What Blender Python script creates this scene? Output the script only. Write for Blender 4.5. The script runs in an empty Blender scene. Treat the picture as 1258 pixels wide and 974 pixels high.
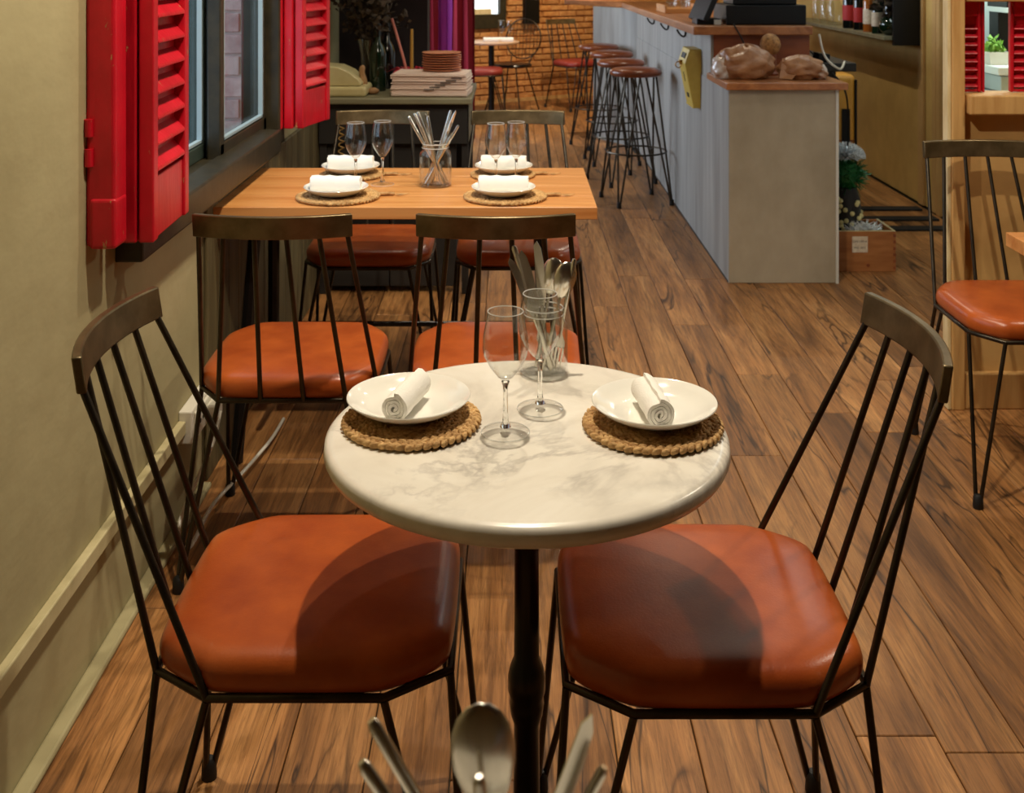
import bpy, math, random
from mathutils import Vector, Matrix
R = math.radians
random.seed(7)
sc = bpy.context.scene
col = sc.collection

# ------------------------------------------------------------------ camera
cam_d = bpy.data.cameras.new('camera'); cam = bpy.data.objects.new('camera', cam_d); col.objects.link(cam)
cam.location = (0, 0, 1.434); cam.rotation_euler = (R(90), 0, 0)
cam_d.sensor_width = 36; cam_d.lens = 36 * 1383 / 1258
cam_d.shift_y = -529 / 1258
cam_d.clip_start = 0.05
cam_d.dof.use_dof = True; cam_d.dof.focus_distance = 2.0; cam_d.dof.aperture_fstop = 10
sc.camera = cam
# ------------------------------------------------------------------ view, world
sc.cycles.transparent_max_bounces = 40; sc.cycles.max_bounces = 14
vs = sc.view_settings
vs.view_transform = 'Standard'; vs.look = 'None'; vs.gamma = 1; vs.exposure = 0.1; vs.use_curve_mapping = False
w = bpy.data.worlds.new('world'); sc.world = w; w.use_nodes = True
bg = w.node_tree.nodes['Background']; bg.inputs[0].default_value = (0.62, 0.78, 1.0, 1); bg.inputs[1].default_value = 2.0
# ------------------------------------------------------------------ lights
def lamp(name, kind, loc, energy, color, rot=(0, 0, 0), radius=.03, size=None, spot=None, blend=.4):
    d = bpy.data.lights.new(name, kind); d.energy = energy; d.color = color
    if kind in ('POINT', 'SPOT'): d.shadow_soft_size = radius
    if kind == 'SPOT': d.spot_size = R(spot or 120); d.spot_blend = blend
    if kind == 'AREA': d.shape = 'RECTANGLE'; d.size, d.size_y = size
    o = bpy.data.objects.new(name, d); col.objects.link(o); o.location = loc; o.rotation_euler = rot
    return o
WARM = (1.0, .87, .67)
ZL = 2.72
for (x, y, e, ang) in [(.0, 1.97, 118, 150), (.06, 2.85, 56, 130), (-.1, 3.45, 56, 84), (.95, 4.2, 14, 120), (2.3, 2.8, 62, 150), (.95, 6.9, 48, 150), (-.38, 4.72, 22, 64), (.35, 8.9, 14, 150)]:  # console and curtain spots are unseen fills, added to brighten those things
    lamp('ceiling_and_fill_spot', 'SPOT', (x, y, ZL), e, WARM, spot=ang, radius=.025, blend=.6)
lamp('ceiling_and_fill_spot', 'SPOT', (.45, 10.2, 2.5), 150, (1, .80, .54), rot=(R(28), 0, R(-10)), spot=130, radius=.04)
lamp('ceiling_and_fill_spot', 'SPOT', (1.75, 7.3, 2.6), 10, (1.0, .82, .55), rot=(0, R(-35), 0), spot=120, radius=.04)
lamp('window_daylight', 'AREA', (-2.25, 8.0, 1.6), 80, (.76, .86, 1.0), rot=(0, R(-90), 0), size=(1.5, 2.4))
lamp('kitchen_ceiling_light', 'AREA', (2.75, 4.6, 2.6), 44, (.86, 1.0, .98), rot=(0, 0, 0), size=(.9, .9))
lamp('bar_cool_light', 'AREA', (1.9, 6.0, 2.8), 9, (.8, .95, .95), rot=(0, 0, 0), size=(.4, 1.5))

# ------------------------------------------------------------------ materials
def S(r, g, b):
    f = lambda c: (c / 255 / 12.92) if c / 255 <= .04045 else ((c / 255 + .055) / 1.055) ** 2.4
    return (f(r), f(g), f(b), 1)
MATS = {}
def mat(name, c1, c2=None, scale=(5, 5, 5), rough=.6, metal=0, bump=0, bscale=None, detail=6, lo=.35, hi=.65, coord='Object',
        rand=0, trans=0, coat=0, spec=.5, rough2=None, distort=0, bdist=.01):
    m = bpy.data.materials.new(name); m.use_nodes = True; MATS[name] = m
    nt = m.node_tree; N = nt.nodes; L = nt.links; p = N['Principled BSDF']
    p.inputs['Base Color'].default_value = c1; p.inputs['Roughness'].default_value = rough; p.inputs['Metallic'].default_value = metal
    p.inputs['Specular IOR Level'].default_value = spec
    if coat: p.inputs['Coat Weight'].default_value = coat; p.inputs['Coat Roughness'].default_value = .12
    if c2 is not None or bump:
        tc = N.new('ShaderNodeTexCoord'); mp = N.new('ShaderNodeMapping'); mp.inputs['Scale'].default_value = scale
        if coord == 'World':
            g = N.new('ShaderNodeNewGeometry'); src = g.outputs['Position']
        else: src = tc.outputs[coord]
        if rand:
            oi = N.new('ShaderNodeObjectInfo'); vm = N.new('ShaderNodeVectorMath'); vm.operation = 'SCALE'
            vm.inputs[0].default_value = (37, 91, 53); L.new(oi.outputs['Random'], vm.inputs['Scale'])
            va = N.new('ShaderNodeVectorMath'); L.new(src, va.inputs[0]); L.new(vm.outputs[0], va.inputs[1]); src = va.outputs[0]
        L.new(src, mp.inputs[0])
        nz = N.new('ShaderNodeTexNoise'); nz.inputs['Detail'].default_value = detail; nz.inputs['Scale'].default_value = 1; nz.inputs['Roughness'].default_value = .6
        nz.inputs['Distortion'].default_value = distort
        L.new(mp.outputs[0], nz.inputs['Vector'])
        out = nz.outputs['Fac']
        if c2 is not None:
            cr = N.new('ShaderNodeValToRGB'); cr.color_ramp.elements[0].position = lo; cr.color_ramp.elements[1].position = hi
            cr.color_ramp.elements[0].color = c1; cr.color_ramp.elements[1].color = c2
            L.new(out, cr.inputs[0]); cout = cr.outputs[0]
            if rand:
                hs = N.new('ShaderNodeHueSaturation'); mr = N.new('ShaderNodeMapRange')
                mr.inputs['To Min'].default_value = 1 - rand; mr.inputs['To Max'].default_value = 1 + rand
                L.new(oi.outputs['Random'], mr.inputs['Value']); L.new(mr.outputs[0], hs.inputs['Value'])
                L.new(cout, hs.inputs['Color']); cout = hs.outputs[0]
            L.new(cout, p.inputs['Base Color'])
            m['cout'] = 1
        if rough2 is not None:
            mr2 = N.new('ShaderNodeMapRange'); mr2.inputs['To Min'].default_value = rough; mr2.inputs['To Max'].default_value = rough2
            L.new(out, mr2.inputs['Value']); L.new(mr2.outputs[0], p.inputs['Roughness'])
        if bump:
            b = N.new('ShaderNodeBump'); b.inputs['Strength'].default_value = bump; b.inputs['Distance'].default_value = bdist
            if bscale:
                mp2 = N.new('ShaderNodeMapping'); mp2.inputs['Scale'].default_value = bscale; L.new(src, mp2.inputs[0])
                n2 = N.new('ShaderNodeTexNoise'); n2.inputs['Scale'].default_value = 1; n2.inputs['Detail'].default_value = 4; L.new(mp2.outputs[0], n2.inputs['Vector'])
                L.new(n2.outputs['Fac'], b.inputs['Height'])
            else: L.new(out, b.inputs['Height'])
            L.new(b.outputs[0], p.inputs['Normal'])
    return m

mat('plaster', S(178, 168, 128), S(160, 149, 110), (2.2, 2.2, 2.2), .8, bump=.4, bscale=(5, 5, 8), coord='World', lo=.3, hi=.7, bdist=.012)
mat('plaster_plain', S(150, 134, 100), S(130, 116, 84), (2, 2, 2), .85)
mat('dark_plaster', S(44, 32, 34), S(34, 24, 26), (3, 3, 3), .8)
mat('ochre', S(214, 178, 104), S(194, 158, 88), (3, 3, 3), .8, bump=.15, bscale=(14, 14, 14), coord='World')
mat('trim_cream', S(206, 194, 152), S(176, 164, 122), (8, 8, 8), .55, coord='World')
mat('wainscot', S(110, 98, 66), S(82, 72, 46), (30, 30, 2.0), .6, coord='World', rand=.12)
mat('red', S(206, 18, 40), S(180, 10, 30), (6, 6, 6), .38, bump=.15, bscale=(60, 60, 12), rand=.05)
mat('dark_frame', S(54, 47, 30), S(38, 34, 22), (20, 20, 20), .42, bump=.1)
mat('green_frame', S(52, 64, 56), S(38, 48, 42), (12, 12, 12), .45)
mat('pale_blue', S(150, 170, 178), None, rough=.5)
mat('iron', S(78, 70, 58), S(56, 50, 42), (14, 14, 14), .34, metal=.85)
mat('rail_metal', S(126, 110, 82), S(98, 85, 60), (18, 18, 18), .36, metal=.75)
mat('black_iron', S(22, 20, 20), None, rough=.28, metal=.3)
mat('rubber', S(18, 17, 17), None, rough=.6)
mat('leather', S(184, 91, 37), S(152, 67, 26), (7, 7, 7), .3, bump=.12, bscale=(260, 260, 260), bdist=.002, coord='Object')
mat('leather_red', S(150, 52, 40), S(132, 40, 32), (9, 9, 9), .42)
mat('stool_leather', S(146, 78, 42), S(112, 54, 30), (8, 8, 8), .28)
mat('table_wood', S(220, 158, 94), S(190, 122, 62), (1.2, 22, 22), .35, bump=.08, coord='Object', distort=.6)
mat('bar_wood', S(180, 118, 70), S(142, 86, 48), (18, 1.4, 18), .35, coord='World', distort=.5)
mat('panel_wood', S(150, 82, 44), S(122, 60, 32), (2, 20, 16), .45, coord='World')
mat('crate_wood', S(178, 118, 66), S(150, 92, 46), (4, 20, 26), .6, rand=.05)
mat('post_wood', S(214, 172, 110), S(190, 144, 84), (30, 30, 3), .6, coord='World', bump=.15)
mat('post_cream', S(232, 214, 168), S(206, 182, 130), (30, 30, 8), .6, coord='World', bump=.2)
mat('panel_tan', S(206, 166, 104), S(188, 146, 88), (4, 4, 4), .7, coord='World')
mat('porcelain', S(242, 240, 232), None, rough=.12, coat=.4)
mat('terracotta', S(226, 158, 118), S(210, 136, 98), (10, 10, 10), .4)
mat('napkin', S(246, 243, 236), None, rough=.95, bump=.6, bscale=(420, 420, 420), bdist=.002)
mat('straw', S(216, 176, 118), S(156, 114, 66), (50, 50, 50), .8, bump=.4, bscale=(160, 160, 160), rand=0)
mat('steel', S(222, 218, 208), None, rough=.24, metal=1)
mat('concrete', S(172, 172, 166), S(134, 132, 126), (9, 9, .9), .62, coord='World', bump=.08, detail=8, lo=.3, hi=.7)
mat('concrete_end', S(176, 164, 142), S(152, 140, 118), (3, 3, 2), .7, coord='World', bump=.08)
mat('white_metal', S(206, 204, 196), None, rough=.4)
mat('black_plastic', S(9, 9, 10), None, rough=.4, spec=.3)
mat('yellow_box', S(222, 196, 96), S(206, 178, 78), (12, 12, 12), .38)
mat('orange_box', S(226, 164, 62), S(212, 146, 50), (6, 6, 6), .35)
mat('paper_bag', S(176, 126, 84), S(144, 96, 60), (16, 16, 16), .42, bump=.5, bscale=(30, 30, 30), bdist=.012)
mat('plastic_clear', S(222, 218, 212), S(170, 130, 100), (14, 14, 14), .2)
mat('netting', S(190, 138, 78), S(120, 78, 38), (60, 60, 60), .7, bump=.6)
mat('newsprint', S(246, 226, 212), S(216, 192, 178), (3, 3, 160), .85)
mat('newsprint_ink', S(120, 108, 100), S(96, 86, 80), (40, 40, 120), .85)
mat('beige_plastic', S(206, 194, 146), S(190, 176, 126), (5, 5, 5), .32)
mat('sideboard', S(132, 128, 100), S(110, 104, 80), (3, 18, 18), .45, coord='World')
mat('sideboard_dark', S(34, 30, 26), S(22, 20, 18), (3, 10, 10), .6)
mat('velvet', S(150, 18, 40), S(124, 12, 32), (9, 9, 2), .85)
mat('daylit_velvet', S(196, 92, 190), S(170, 66, 164), (9, 9, 2), .7)  # violet of daylight through the curtain, put into the colour
mat('candle_pink', S(214, 132, 120), None, rough=.4)
mat('candle_gold', S(196, 150, 70), None, rough=.35, metal=.3)
mat('petal', S(170, 16, 40), None, rough=.6)
mat('dry_leaf', S(70, 52, 30), S(44, 34, 22), (20, 20, 20), .8)
mat('leaf', S(60, 104, 52), S(36, 70, 34), (20, 20, 20), .6)
mat('lettuce', S(150, 196, 84), S(120, 176, 60), (20, 20, 20), .6)
mat('tinsel_white', S(226, 232, 236), None, rough=.25, metal=.4)
mat('tinsel_green', S(22, 96, 44), None, rough=.3, metal=.3)
mat('dot_wrap', S(18, 16, 16), None, rough=.5)
mat('dot', S(214, 206, 150), None, rough=.5)
mat('bottle_dark', S(12, 14, 12), None, rough=.08, spec=.8)
mat('bottle_green', S(14, 34, 20), None, rough=.08, spec=.8)
mat('bottle_amber', S(150, 84, 30), None, rough=.1, spec=.8)
mat('label_white', S(226, 216, 196), S(206, 186, 164), (60, 60, 60), .7)
mat('label_red', S(170, 34, 34), None, rough=.6)
mat('white_plastic', S(226, 222, 208), None, rough=.35)
mat('kitchen_white', S(232, 240, 238), None, rough=.5)
mat('kitchen_steel', S(196, 212, 214), None, rough=.35)
mat('gold_cord', S(160, 124, 62), None, rough=.5)
mat('driftwood', S(176, 136, 92), S(130, 94, 58), (10, 10, 10), .7)
mat('mortar', S(206, 152, 86), S(184, 128, 66), (30, 30, 30), .9, bump=.4)
mat('brick', S(216, 156, 90), S(182, 116, 58), (16, 16, 22), .85, bump=.6, bscale=(26, 26, 26), rand=.16, coord='World', bdist=.02)
mat('brick_outside', S(190, 172, 164), S(154, 134, 128), (14, 14, 14), .85, bump=.3, bscale=(40, 40, 40), rand=.2, coord='World')
mat('mortar_outside', S(206, 204, 196), None, rough=.9)
mat('planter_wood', S(120, 112, 92), S(92, 84, 66), (4, 30, 30), .7, rand=.1)
mat('ceiling_white', S(112, 102, 84), None, rough=.9)
mat('ink', S(40, 36, 34), None, rough=.7)
mat('brass', S(176, 132, 60), None, rough=.3, metal=.9)
mat('mat_black', S(14, 14, 14), None, rough=.7)
mat('table_top_pink', S(206, 170, 140), None, rough=.4)

# floor planks: oak with grain, knots and per-plank tone
def floor_mat():
    m = bpy.data.materials.new('oak_plank'); m.use_nodes = True; MATS['oak_plank'] = m
    nt = m.node_tree; N = nt.nodes; L = nt.links; p = N['Principled BSDF']
    g = N.new('ShaderNodeNewGeometry'); oi = N.new('ShaderNodeObjectInfo')
    vm = N.new('ShaderNodeVectorMath'); vm.operation = 'SCALE'; vm.inputs[0].default_value = (31, 77, 11); L.new(oi.outputs['Random'], vm.inputs['Scale'])
    va = N.new('ShaderNodeVectorMath'); L.new(g.outputs['Position'], va.inputs[0]); L.new(vm.outputs[0], va.inputs[1])
    def noise(scale, detail, dist=0, rough=.6):
        mp = N.new('ShaderNodeMapping'); mp.inputs['Scale'].default_value = scale; L.new(va.outputs[0], mp.inputs[0])
        n = N.new('ShaderNodeTexNoise'); n.inputs['Scale'].default_value = 1; n.inputs['Detail'].default_value = detail
        n.inputs['Distortion'].default_value = dist; n.inputs['Roughness'].default_value = rough; L.new(mp.outputs[0], n.inputs['Vector']); return n.outputs['Fac']
    def ramp(f, stops):
        r = N.new('ShaderNodeValToRGB'); e = r.color_ramp.elements
        while len(e) < len(stops): e.new(.5)
        for k, (pos, c) in enumerate(stops): e[k].position = pos; e[k].color = c
        L.new(f, r.inputs[0]); return r.outputs[0]
    big = noise((7, .7, 1), 5, 1.2)
    base = ramp(big, [(.24, S(96, 62, 33)), (.5, S(164, 113, 64)), (.76, S(200, 148, 92))])
    fine = noise((95, 4.5, 1), 6, .8, .72)
    fr = ramp(fine, [(.34, (.42, .39, .36, 1)), (.6, (1.15, 1.15, 1.15, 1))])
    mx = N.new('ShaderNodeMix'); mx.data_type = 'RGBA'; mx.blend_type = 'MULTIPLY'; mx.inputs[0].default_value = .9
    L.new(base, mx.inputs[6]); L.new(fr, mx.inputs[7])
    crack = noise((6, .55, 1), 3, 1.6, .5)
    cr = ramp(crack, [(.482, (1, 1, 1, 1)), (.5, (.16, .14, .12, 1)), (.518, (1, 1, 1, 1))])
    msk = ramp(noise((3, .6, 1), 2), [(.46, (0, 0, 0, 1)), (.58, (1, 1, 1, 1))])
    m2 = N.new('ShaderNodeMix'); m2.data_type = 'RGBA'; m2.blend_type = 'MULTIPLY'; L.new(msk, m2.inputs[0]); L.new(mx.outputs[2], m2.inputs[6]); L.new(cr, m2.inputs[7])
    hs = N.new('ShaderNodeHueSaturation'); mr = N.new('ShaderNodeMapRange'); mr.inputs['To Min'].default_value = .78; mr.inputs['To Max'].default_value = 1.16
    L.new(oi.outputs['Random'], mr.inputs['Value']); L.new(mr.outputs[0], hs.inputs['Value']); L.new(m2.outputs[2], hs.inputs['Color'])
    L.new(hs.outputs[0], p.inputs['Base Color'])
    rr = N.new('ShaderNodeMapRange'); rr.inputs['To Min'].default_value = .34; rr.inputs['To Max'].default_value = .58; L.new(fine, rr.inputs['Value']); L.new(rr.outputs[0], p.inputs['Roughness'])
    b = N.new('ShaderNodeBump'); b.inputs['Strength'].default_value = .25; b.inputs['Distance'].default_value = .004; L.new(fine, b.inputs['Height']); L.new(b.outputs[0], p.inputs['Normal'])
floor_mat()
def marble_mat():
    m = bpy.data.materials.new('marble'); m.use_nodes = True; MATS['marble'] = m
    nt = m.node_tree; N = nt.nodes; L = nt.links; p = N['Principled BSDF']
    tc = N.new('ShaderNodeTexCoord')
    def noise(s, d, dist, r=.6):
        n = N.new('ShaderNodeTexNoise'); n.inputs['Scale'].default_value = s; n.inputs['Detail'].default_value = d; n.inputs['Distortion'].default_value = dist
        n.inputs['Roughness'].default_value = r; L.new(tc.outputs['Object'], n.inputs['Vector']); return n.outputs['Fac']
    def ramp(f, stops):
        r = N.new('ShaderNodeValToRGB'); e = r.color_ramp.elements
        while len(e) < len(stops): e.new(.5)
        for k, (pos, c) in enumerate(stops): e[k].position = pos; e[k].color = c
        L.new(f, r.inputs[0]); return r.outputs[0]
    base = ramp(noise(5, 5, .8), [(.3, S(206, 200, 190)), (.5, S(232, 226, 214)), (.7, S(244, 240, 230))])
    vein = ramp(noise(4.2, 6, .4, .6), [(.47, (1, 1, 1, 1)), (.5, (.66, .65, .66, 1)), (.53, (1, 1, 1, 1))])
    msk = ramp(noise(3.2, 3, .3), [(.44, (0, 0, 0, 1)), (.62, (.95, .95, .95, 1))])
    mx = N.new('ShaderNodeMix'); mx.data_type = 'RGBA'; mx.blend_type = 'MULTIPLY'
    L.new(msk, mx.inputs[0]); L.new(base, mx.inputs[6]); L.new(vein, mx.inputs[7]); L.new(mx.outputs[2], p.inputs['Base Color'])
    p.inputs['Roughness'].default_value = .24; p.inputs['Subsurface Weight'].default_value = 0
marble_mat()
def thin_glass(name, tint=(.96, .97, .96, 1), refl=1.0, base=.045, power=5):
    m = bpy.data.materials.new(name); m.use_nodes = True; MATS[name] = m
    nt = m.node_tree; N = nt.nodes; L = nt.links; N.clear()
    o = N.new('ShaderNodeOutputMaterial'); t = N.new('ShaderNodeBsdfTransparent'); t.inputs[0].default_value = tint
    g = N.new('ShaderNodeBsdfGlossy'); g.inputs['Roughness'].default_value = .02
    f = N.new('ShaderNodeLayerWeight'); f.inputs[0].default_value = .5
    pw_ = N.new('ShaderNodeMath'); pw_.operation = 'POWER'; pw_.inputs[1].default_value = power; L.new(f.outputs['Facing'], pw_.inputs[0])
    mu = N.new('ShaderNodeMath'); mu.operation = 'MULTIPLY_ADD'; mu.inputs[1].default_value = .95 * refl; mu.inputs[2].default_value = base * refl; L.new(pw_.outputs[0], mu.inputs[0])
    mx = N.new('ShaderNodeMixShader'); L.new(mu.outputs[0], mx.inputs[0]); L.new(t.outputs[0], mx.inputs[1]); L.new(g.outputs[0], mx.inputs[2]); L.new(mx.outputs[0], o.inputs[0])
thin_glass('thin_glass', (.97, .975, .97, 1), 1.0, .045, 4)
thin_glass('foot_glass', (.99, .99, .99, 1), 1.0, .03, 5)
def rim_highlight():  # pale colour paints the bright highlight along glass rims
    m = bpy.data.materials.new('rim_highlight'); m.use_nodes = True; MATS['rim_highlight'] = m
    p = m.node_tree.nodes['Principled BSDF']; p.inputs['Base Color'].default_value = (.95, .95, .93, 1); p.inputs['Roughness'].default_value = .08; p.inputs['Alpha'].default_value = .55
rim_highlight()
def stem_glass():
    m = bpy.data.materials.new('stem_glass'); m.use_nodes = True; MATS['stem_glass'] = m
    nt = m.node_tree; N = nt.nodes; L = nt.links; N.clear()
    o = N.new('ShaderNodeOutputMaterial'); t = N.new('ShaderNodeBsdfTransparent'); t.inputs[0].default_value = (.98, .985, .98, 1)
    g = N.new('ShaderNodeBsdfGlass'); g.inputs['IOR'].default_value = 1.45; g.inputs['Roughness'].default_value = 0
    mx = N.new('ShaderNodeMixShader'); mx.inputs[0].default_value = .3; L.new(t.outputs[0], mx.inputs[1]); L.new(g.outputs[0], mx.inputs[2]); L.new(mx.outputs[0], o.inputs[0])
stem_glass()
thin_glass('pane_glass', (.9, .94, .94, 1), .35)
def real_glass():
    m = bpy.data.materials.new('solid_glass'); m.use_nodes = True; MATS['solid_glass'] = m
    p = m.node_tree.nodes['Principled BSDF']; p.inputs['Transmission Weight'].default_value = 1; p.inputs['Roughness'].default_value = .0
    p.inputs['IOR'].default_value = 1.45; p.inputs['Base Color'].default_value = (.97, .98, .97, 1)
real_glass()
def emit(name, c, s):
    m = bpy.data.materials.new(name); m.use_nodes = True; MATS[name] = m
    p = m.node_tree.nodes['Principled BSDF']; p.inputs['Base Color'].default_value = c; p.inputs['Emission Color'].default_value = c; p.inputs['Emission Strength'].default_value = s
emit('daylit_pane', (.82, .93, 1, 1), 1.1)
def wear(nm, chip, lo):
    m = MATS[nm]; nt = m.node_tree; N = nt.nodes; L = nt.links; p = N['Principled BSDF']; src = p.inputs['Base Color'].links[0].from_socket
    g = N.new('ShaderNodeNewGeometry'); n = N.new('ShaderNodeTexNoise'); mp = N.new('ShaderNodeMapping'); mp.inputs['Scale'].default_value = (46, 46, 20)
    n.inputs['Scale'].default_value = 1; n.inputs['Detail'].default_value = 5; n.inputs['Roughness'].default_value = .7; L.new(g.outputs['Position'], mp.inputs[0]); L.new(mp.outputs[0], n.inputs['Vector'])
    r = N.new('ShaderNodeValToRGB'); r.color_ramp.elements[0].position = lo; r.color_ramp.elements[1].position = lo + .02; L.new(n.outputs['Fac'], r.inputs[0])
    mx = N.new('ShaderNodeMix'); mx.data_type = 'RGBA'; L.new(r.outputs[0], mx.inputs[0]); L.new(src, mx.inputs[6]); mx.inputs[7].default_value = chip; L.new(mx.outputs[2], p.inputs['Base Color'])
wear('red', S(176, 128, 84), .655)
# velvet translucency
for nm, amt in (('velvet', .12), ('daylit_velvet', .45)):
    m = MATS[nm]; nt = m.node_tree; p = nt.nodes['Principled BSDF']
    tr = nt.nodes.new('ShaderNodeBsdfTranslucent'); tr.inputs[0].default_value = S(190, 50, 90) if nm == 'velvet' else S(214, 120, 214)
    mx = nt.nodes.new('ShaderNodeMixShader'); mx.inputs[0].default_value = amt
    nt.links.new(p.outputs[0], mx.inputs[1]); nt.links.new(tr.outputs[0], mx.inputs[2]); nt.links.new(mx.outputs[0], nt.nodes['Material Output'].inputs[0])

# ------------------------------------------------------------------ mesh builder
class MB:
    def __init__(s): s.v = []; s.f = []
    def add(s, vs, fs):
        o = len(s.v); s.v += [tuple(v) for v in vs]; s.f += [tuple(i + o for i in f) for f in fs]; return s
    def box(s, x0, x1, y0, y1, z0, z1):
        return s.add([(x0, y0, z0), (x1, y0, z0), (x1, y1, z0), (x0, y1, z0), (x0, y0, z1), (x1, y0, z1), (x1, y1, z1), (x0, y1, z1)],
                     [(0, 3, 2, 1), (4, 5, 6, 7), (0, 1, 5, 4), (1, 2, 6, 5), (2, 3, 7, 6), (3, 0, 4, 7)])
    def obox(s, c, size, rot=(0, 0, 0)):
        from mathutils import Euler
        M = Euler(rot).to_matrix(); c = Vector(c); h = [k / 2 for k in size]
        b = MB().box(-h[0], h[0], -h[1], h[1], -h[2], h[2])
        return s.add([c + M @ Vector(v) for v in b.v], b.f)
    def tube(s, pts, r, n=8, closed=False):
        pts = [Vector(p) for p in pts]; m = len(pts); rs = r if isinstance(r, (list, tuple)) else [r] * m
        vs = []; fs = []; up = None
        for i, p in enumerate(pts):
            if closed: t = pts[(i + 1) % m] - pts[i - 1]
            else: t = pts[min(i + 1, m - 1)] - pts[max(i - 1, 0)]
            t.normalize()
            if up is None: up = Vector((0, 0, 1)) if abs(t.z) < .9 else Vector((1, 0, 0))
            a = t.cross(up)
            if a.length < 1e-6: a = t.cross(Vector((0, 1, 0)))
            a.normalize(); b = a.cross(t).normalized(); up = b
            for k in range(n):
                q = 2 * math.pi * k / n; vs.append(p + (a * math.cos(q) + b * math.sin(q)) * rs[i])
        for i in range(m if closed else m - 1):
            j = (i + 1) % m
            for k in range(n): l = (k + 1) % n; fs.append((i * n + k, i * n + l, j * n + l, j * n + k))
        if not closed:
            fs.append(tuple(range(n - 1, -1, -1))); fs.append(tuple(range((m - 1) * n, m * n)))
        return s.add(vs, fs)
    def lathe(s, prof, n=32, c=(0, 0, 0), ax='Z'):
        vs = []; fs = []; m = len(prof)
        for r, z in prof:
            for k in range(n):
                q = 2 * math.pi * k / n; x, y = r * math.cos(q), r * math.sin(q)
                v = (x, y, z) if ax == 'Z' else ((z, x, y) if ax == 'X' else (y, z, x))
                vs.append((v[0] + c[0], v[1] + c[1], v[2] + c[2]))
        for i in range(m - 1):
            for k in range(n): l = (k + 1) % n; fs.append((i * n + k, i * n + l, (i + 1) * n + l, (i + 1) * n + k))
        if prof[0][0] > 1e-6: fs.append(tuple(range(n - 1, -1, -1)))
        if prof[-1][0] > 1e-6: fs.append(tuple(range((m - 1) * n, m * n)))
        return s.add(vs, fs)
    def prism(s, poly, a, b, ax='Y'):
        n = len(poly)
        def mk(p, t): return (p[0], t, p[1]) if ax == 'Y' else ((t, p[0], p[1]) if ax == 'X' else (p[0], p[1], t))
        vs = [mk(p, a) for p in poly] + [mk(p, b) for p in poly]
        fs = [(i, (i + 1) % n, n + (i + 1) % n, n + i) for i in range(n)] + [tuple(range(n - 1, -1, -1)), tuple(range(n, 2 * n))]
        return s.add(vs, fs)
    def ell(s, c, r, nu=10, nv=6, M=None):
        vs = []; fs = []; c = Vector(c)
        for j in range(nv + 1):
            th = math.pi * j / nv
            for k in range(nu):
                q = 2 * math.pi * k / nu
                v = Vector((r[0] * math.sin(th) * math.cos(q), r[1] * math.sin(th) * math.sin(q), r[2] * math.cos(th)))
                if M is not None: v = M @ v
                vs.append(c + v)
        for j in range(nv):
            for k in range(nu): l = (k + 1) % nu; fs.append((j * nu + k, (j + 1) * nu + k, (j + 1) * nu + l, j * nu + l))
        return s.add(vs, fs)
    def mesh(s, name, material, smooth=None):
        me = bpy.data.meshes.new(name); me.from_pydata(s.v, [], s.f); me.validate()
        import bmesh
        bm = bmesh.new(); bm.from_mesh(me); bmesh.ops.remove_doubles(bm, verts=bm.verts, dist=1e-5); bmesh.ops.recalc_face_normals(bm, faces=bm.faces); bm.to_mesh(me); bm.free()
        if material: me.materials.append(MATS[material])
        if smooth:
            me.shade_smooth(); me.set_sharp_from_angle(angle=R(smooth))
        return me
    def build(s, name, material, parent=None, smooth=None, bevel=None, seg=2):
        return link(name, s.mesh(name, material, smooth), parent, bevel, seg)
def link(name, me, parent=None, bevel=None, seg=2):
    o = bpy.data.objects.new(name, me); col.objects.link(o)
    if parent: o.parent = parent
    if bevel:
        b = o.modifiers.new('bevel', 'BEVEL'); b.width = bevel; b.segments = seg; b.limit_method = 'ANGLE'; b.angle_limit = R(35)
    return o
def tag(o, label=None, cat=None, group=None, kind=None):
    if label: o['label'] = label
    if cat: o['category'] = cat
    if group: o['group'] = group
    if kind: o['kind'] = kind
    return o
def thing(name, loc=(0, 0, 0), rz=0, label=None, cat=None, group=None, kind=None):
    o = bpy.data.objects.new(name, None); col.objects.link(o); o.location = loc; o.rotation_euler = (0, 0, rz); o.empty_display_size = .05
    return tag(o, label, cat, group, kind)
def copy_tree(o, parent=None):
    kids = list(o.children); c = o.copy(); col.objects.link(c); c.parent = parent
    for k in kids: copy_tree(k, c)
    return c
def struct(o): o['kind'] = 'structure'; return o
def B(*a): return MB().box(*a)

# ================================================================== SETTING
LX = -.86          # left wall plane
H = 2.9
fl = struct(B(-2.5, 4.1, -1.6, 14.5, -.08, -.012).build('floor', 'dark_frame'))
tag(fl, 'oak plank floor')
plank_meshes = {}
PW = .15
for ln in (1.2, 1.55, 1.9):
    plank_meshes[ln] = B(-PW / 2 + .0012, PW / 2 - .0012, -ln / 2 + .0012, ln / 2 - .0012, -.0119, 0).mesh('plank', 'oak_plank')
pr = random.Random(3); npl = 0
x = -.86 + PW / 2
while x < 2.5:
    y0 = .9 - pr.random() * 1.2; y1 = 13.6 if x < 1.0 else (12 if x > 1.9 else 8.5)
    if x > 1.45 and x < 2.5: y1 = 9
    y = y0
    while y < y1:
        ln = pr.choice((1.2, 1.55, 1.9))
        o = link('plank', plank_meshes[ln], fl, .0016, 1); o.location = (x, y + ln / 2, 0); y += ln; npl += 1
    x += PW
# remaining, unseen floor areas get simple wide boards
for (a, b, c, d) in ((-2.5, -.865, 5.7, 14), (2.52, 4.1, -1.5, 8), (-.86, 2.52, -1.6, -.3)):
    B(a, b, c, d, -.0119, -.001).build('plank', 'oak_plank', fl)

struct(B(LX - .10, 4.2, -1.7, 5.6, H, H + .1).box(-2.6, 4.2, 5.6, 14.6, H, H + .1).build('ceiling', 'ceiling_white'))
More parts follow.
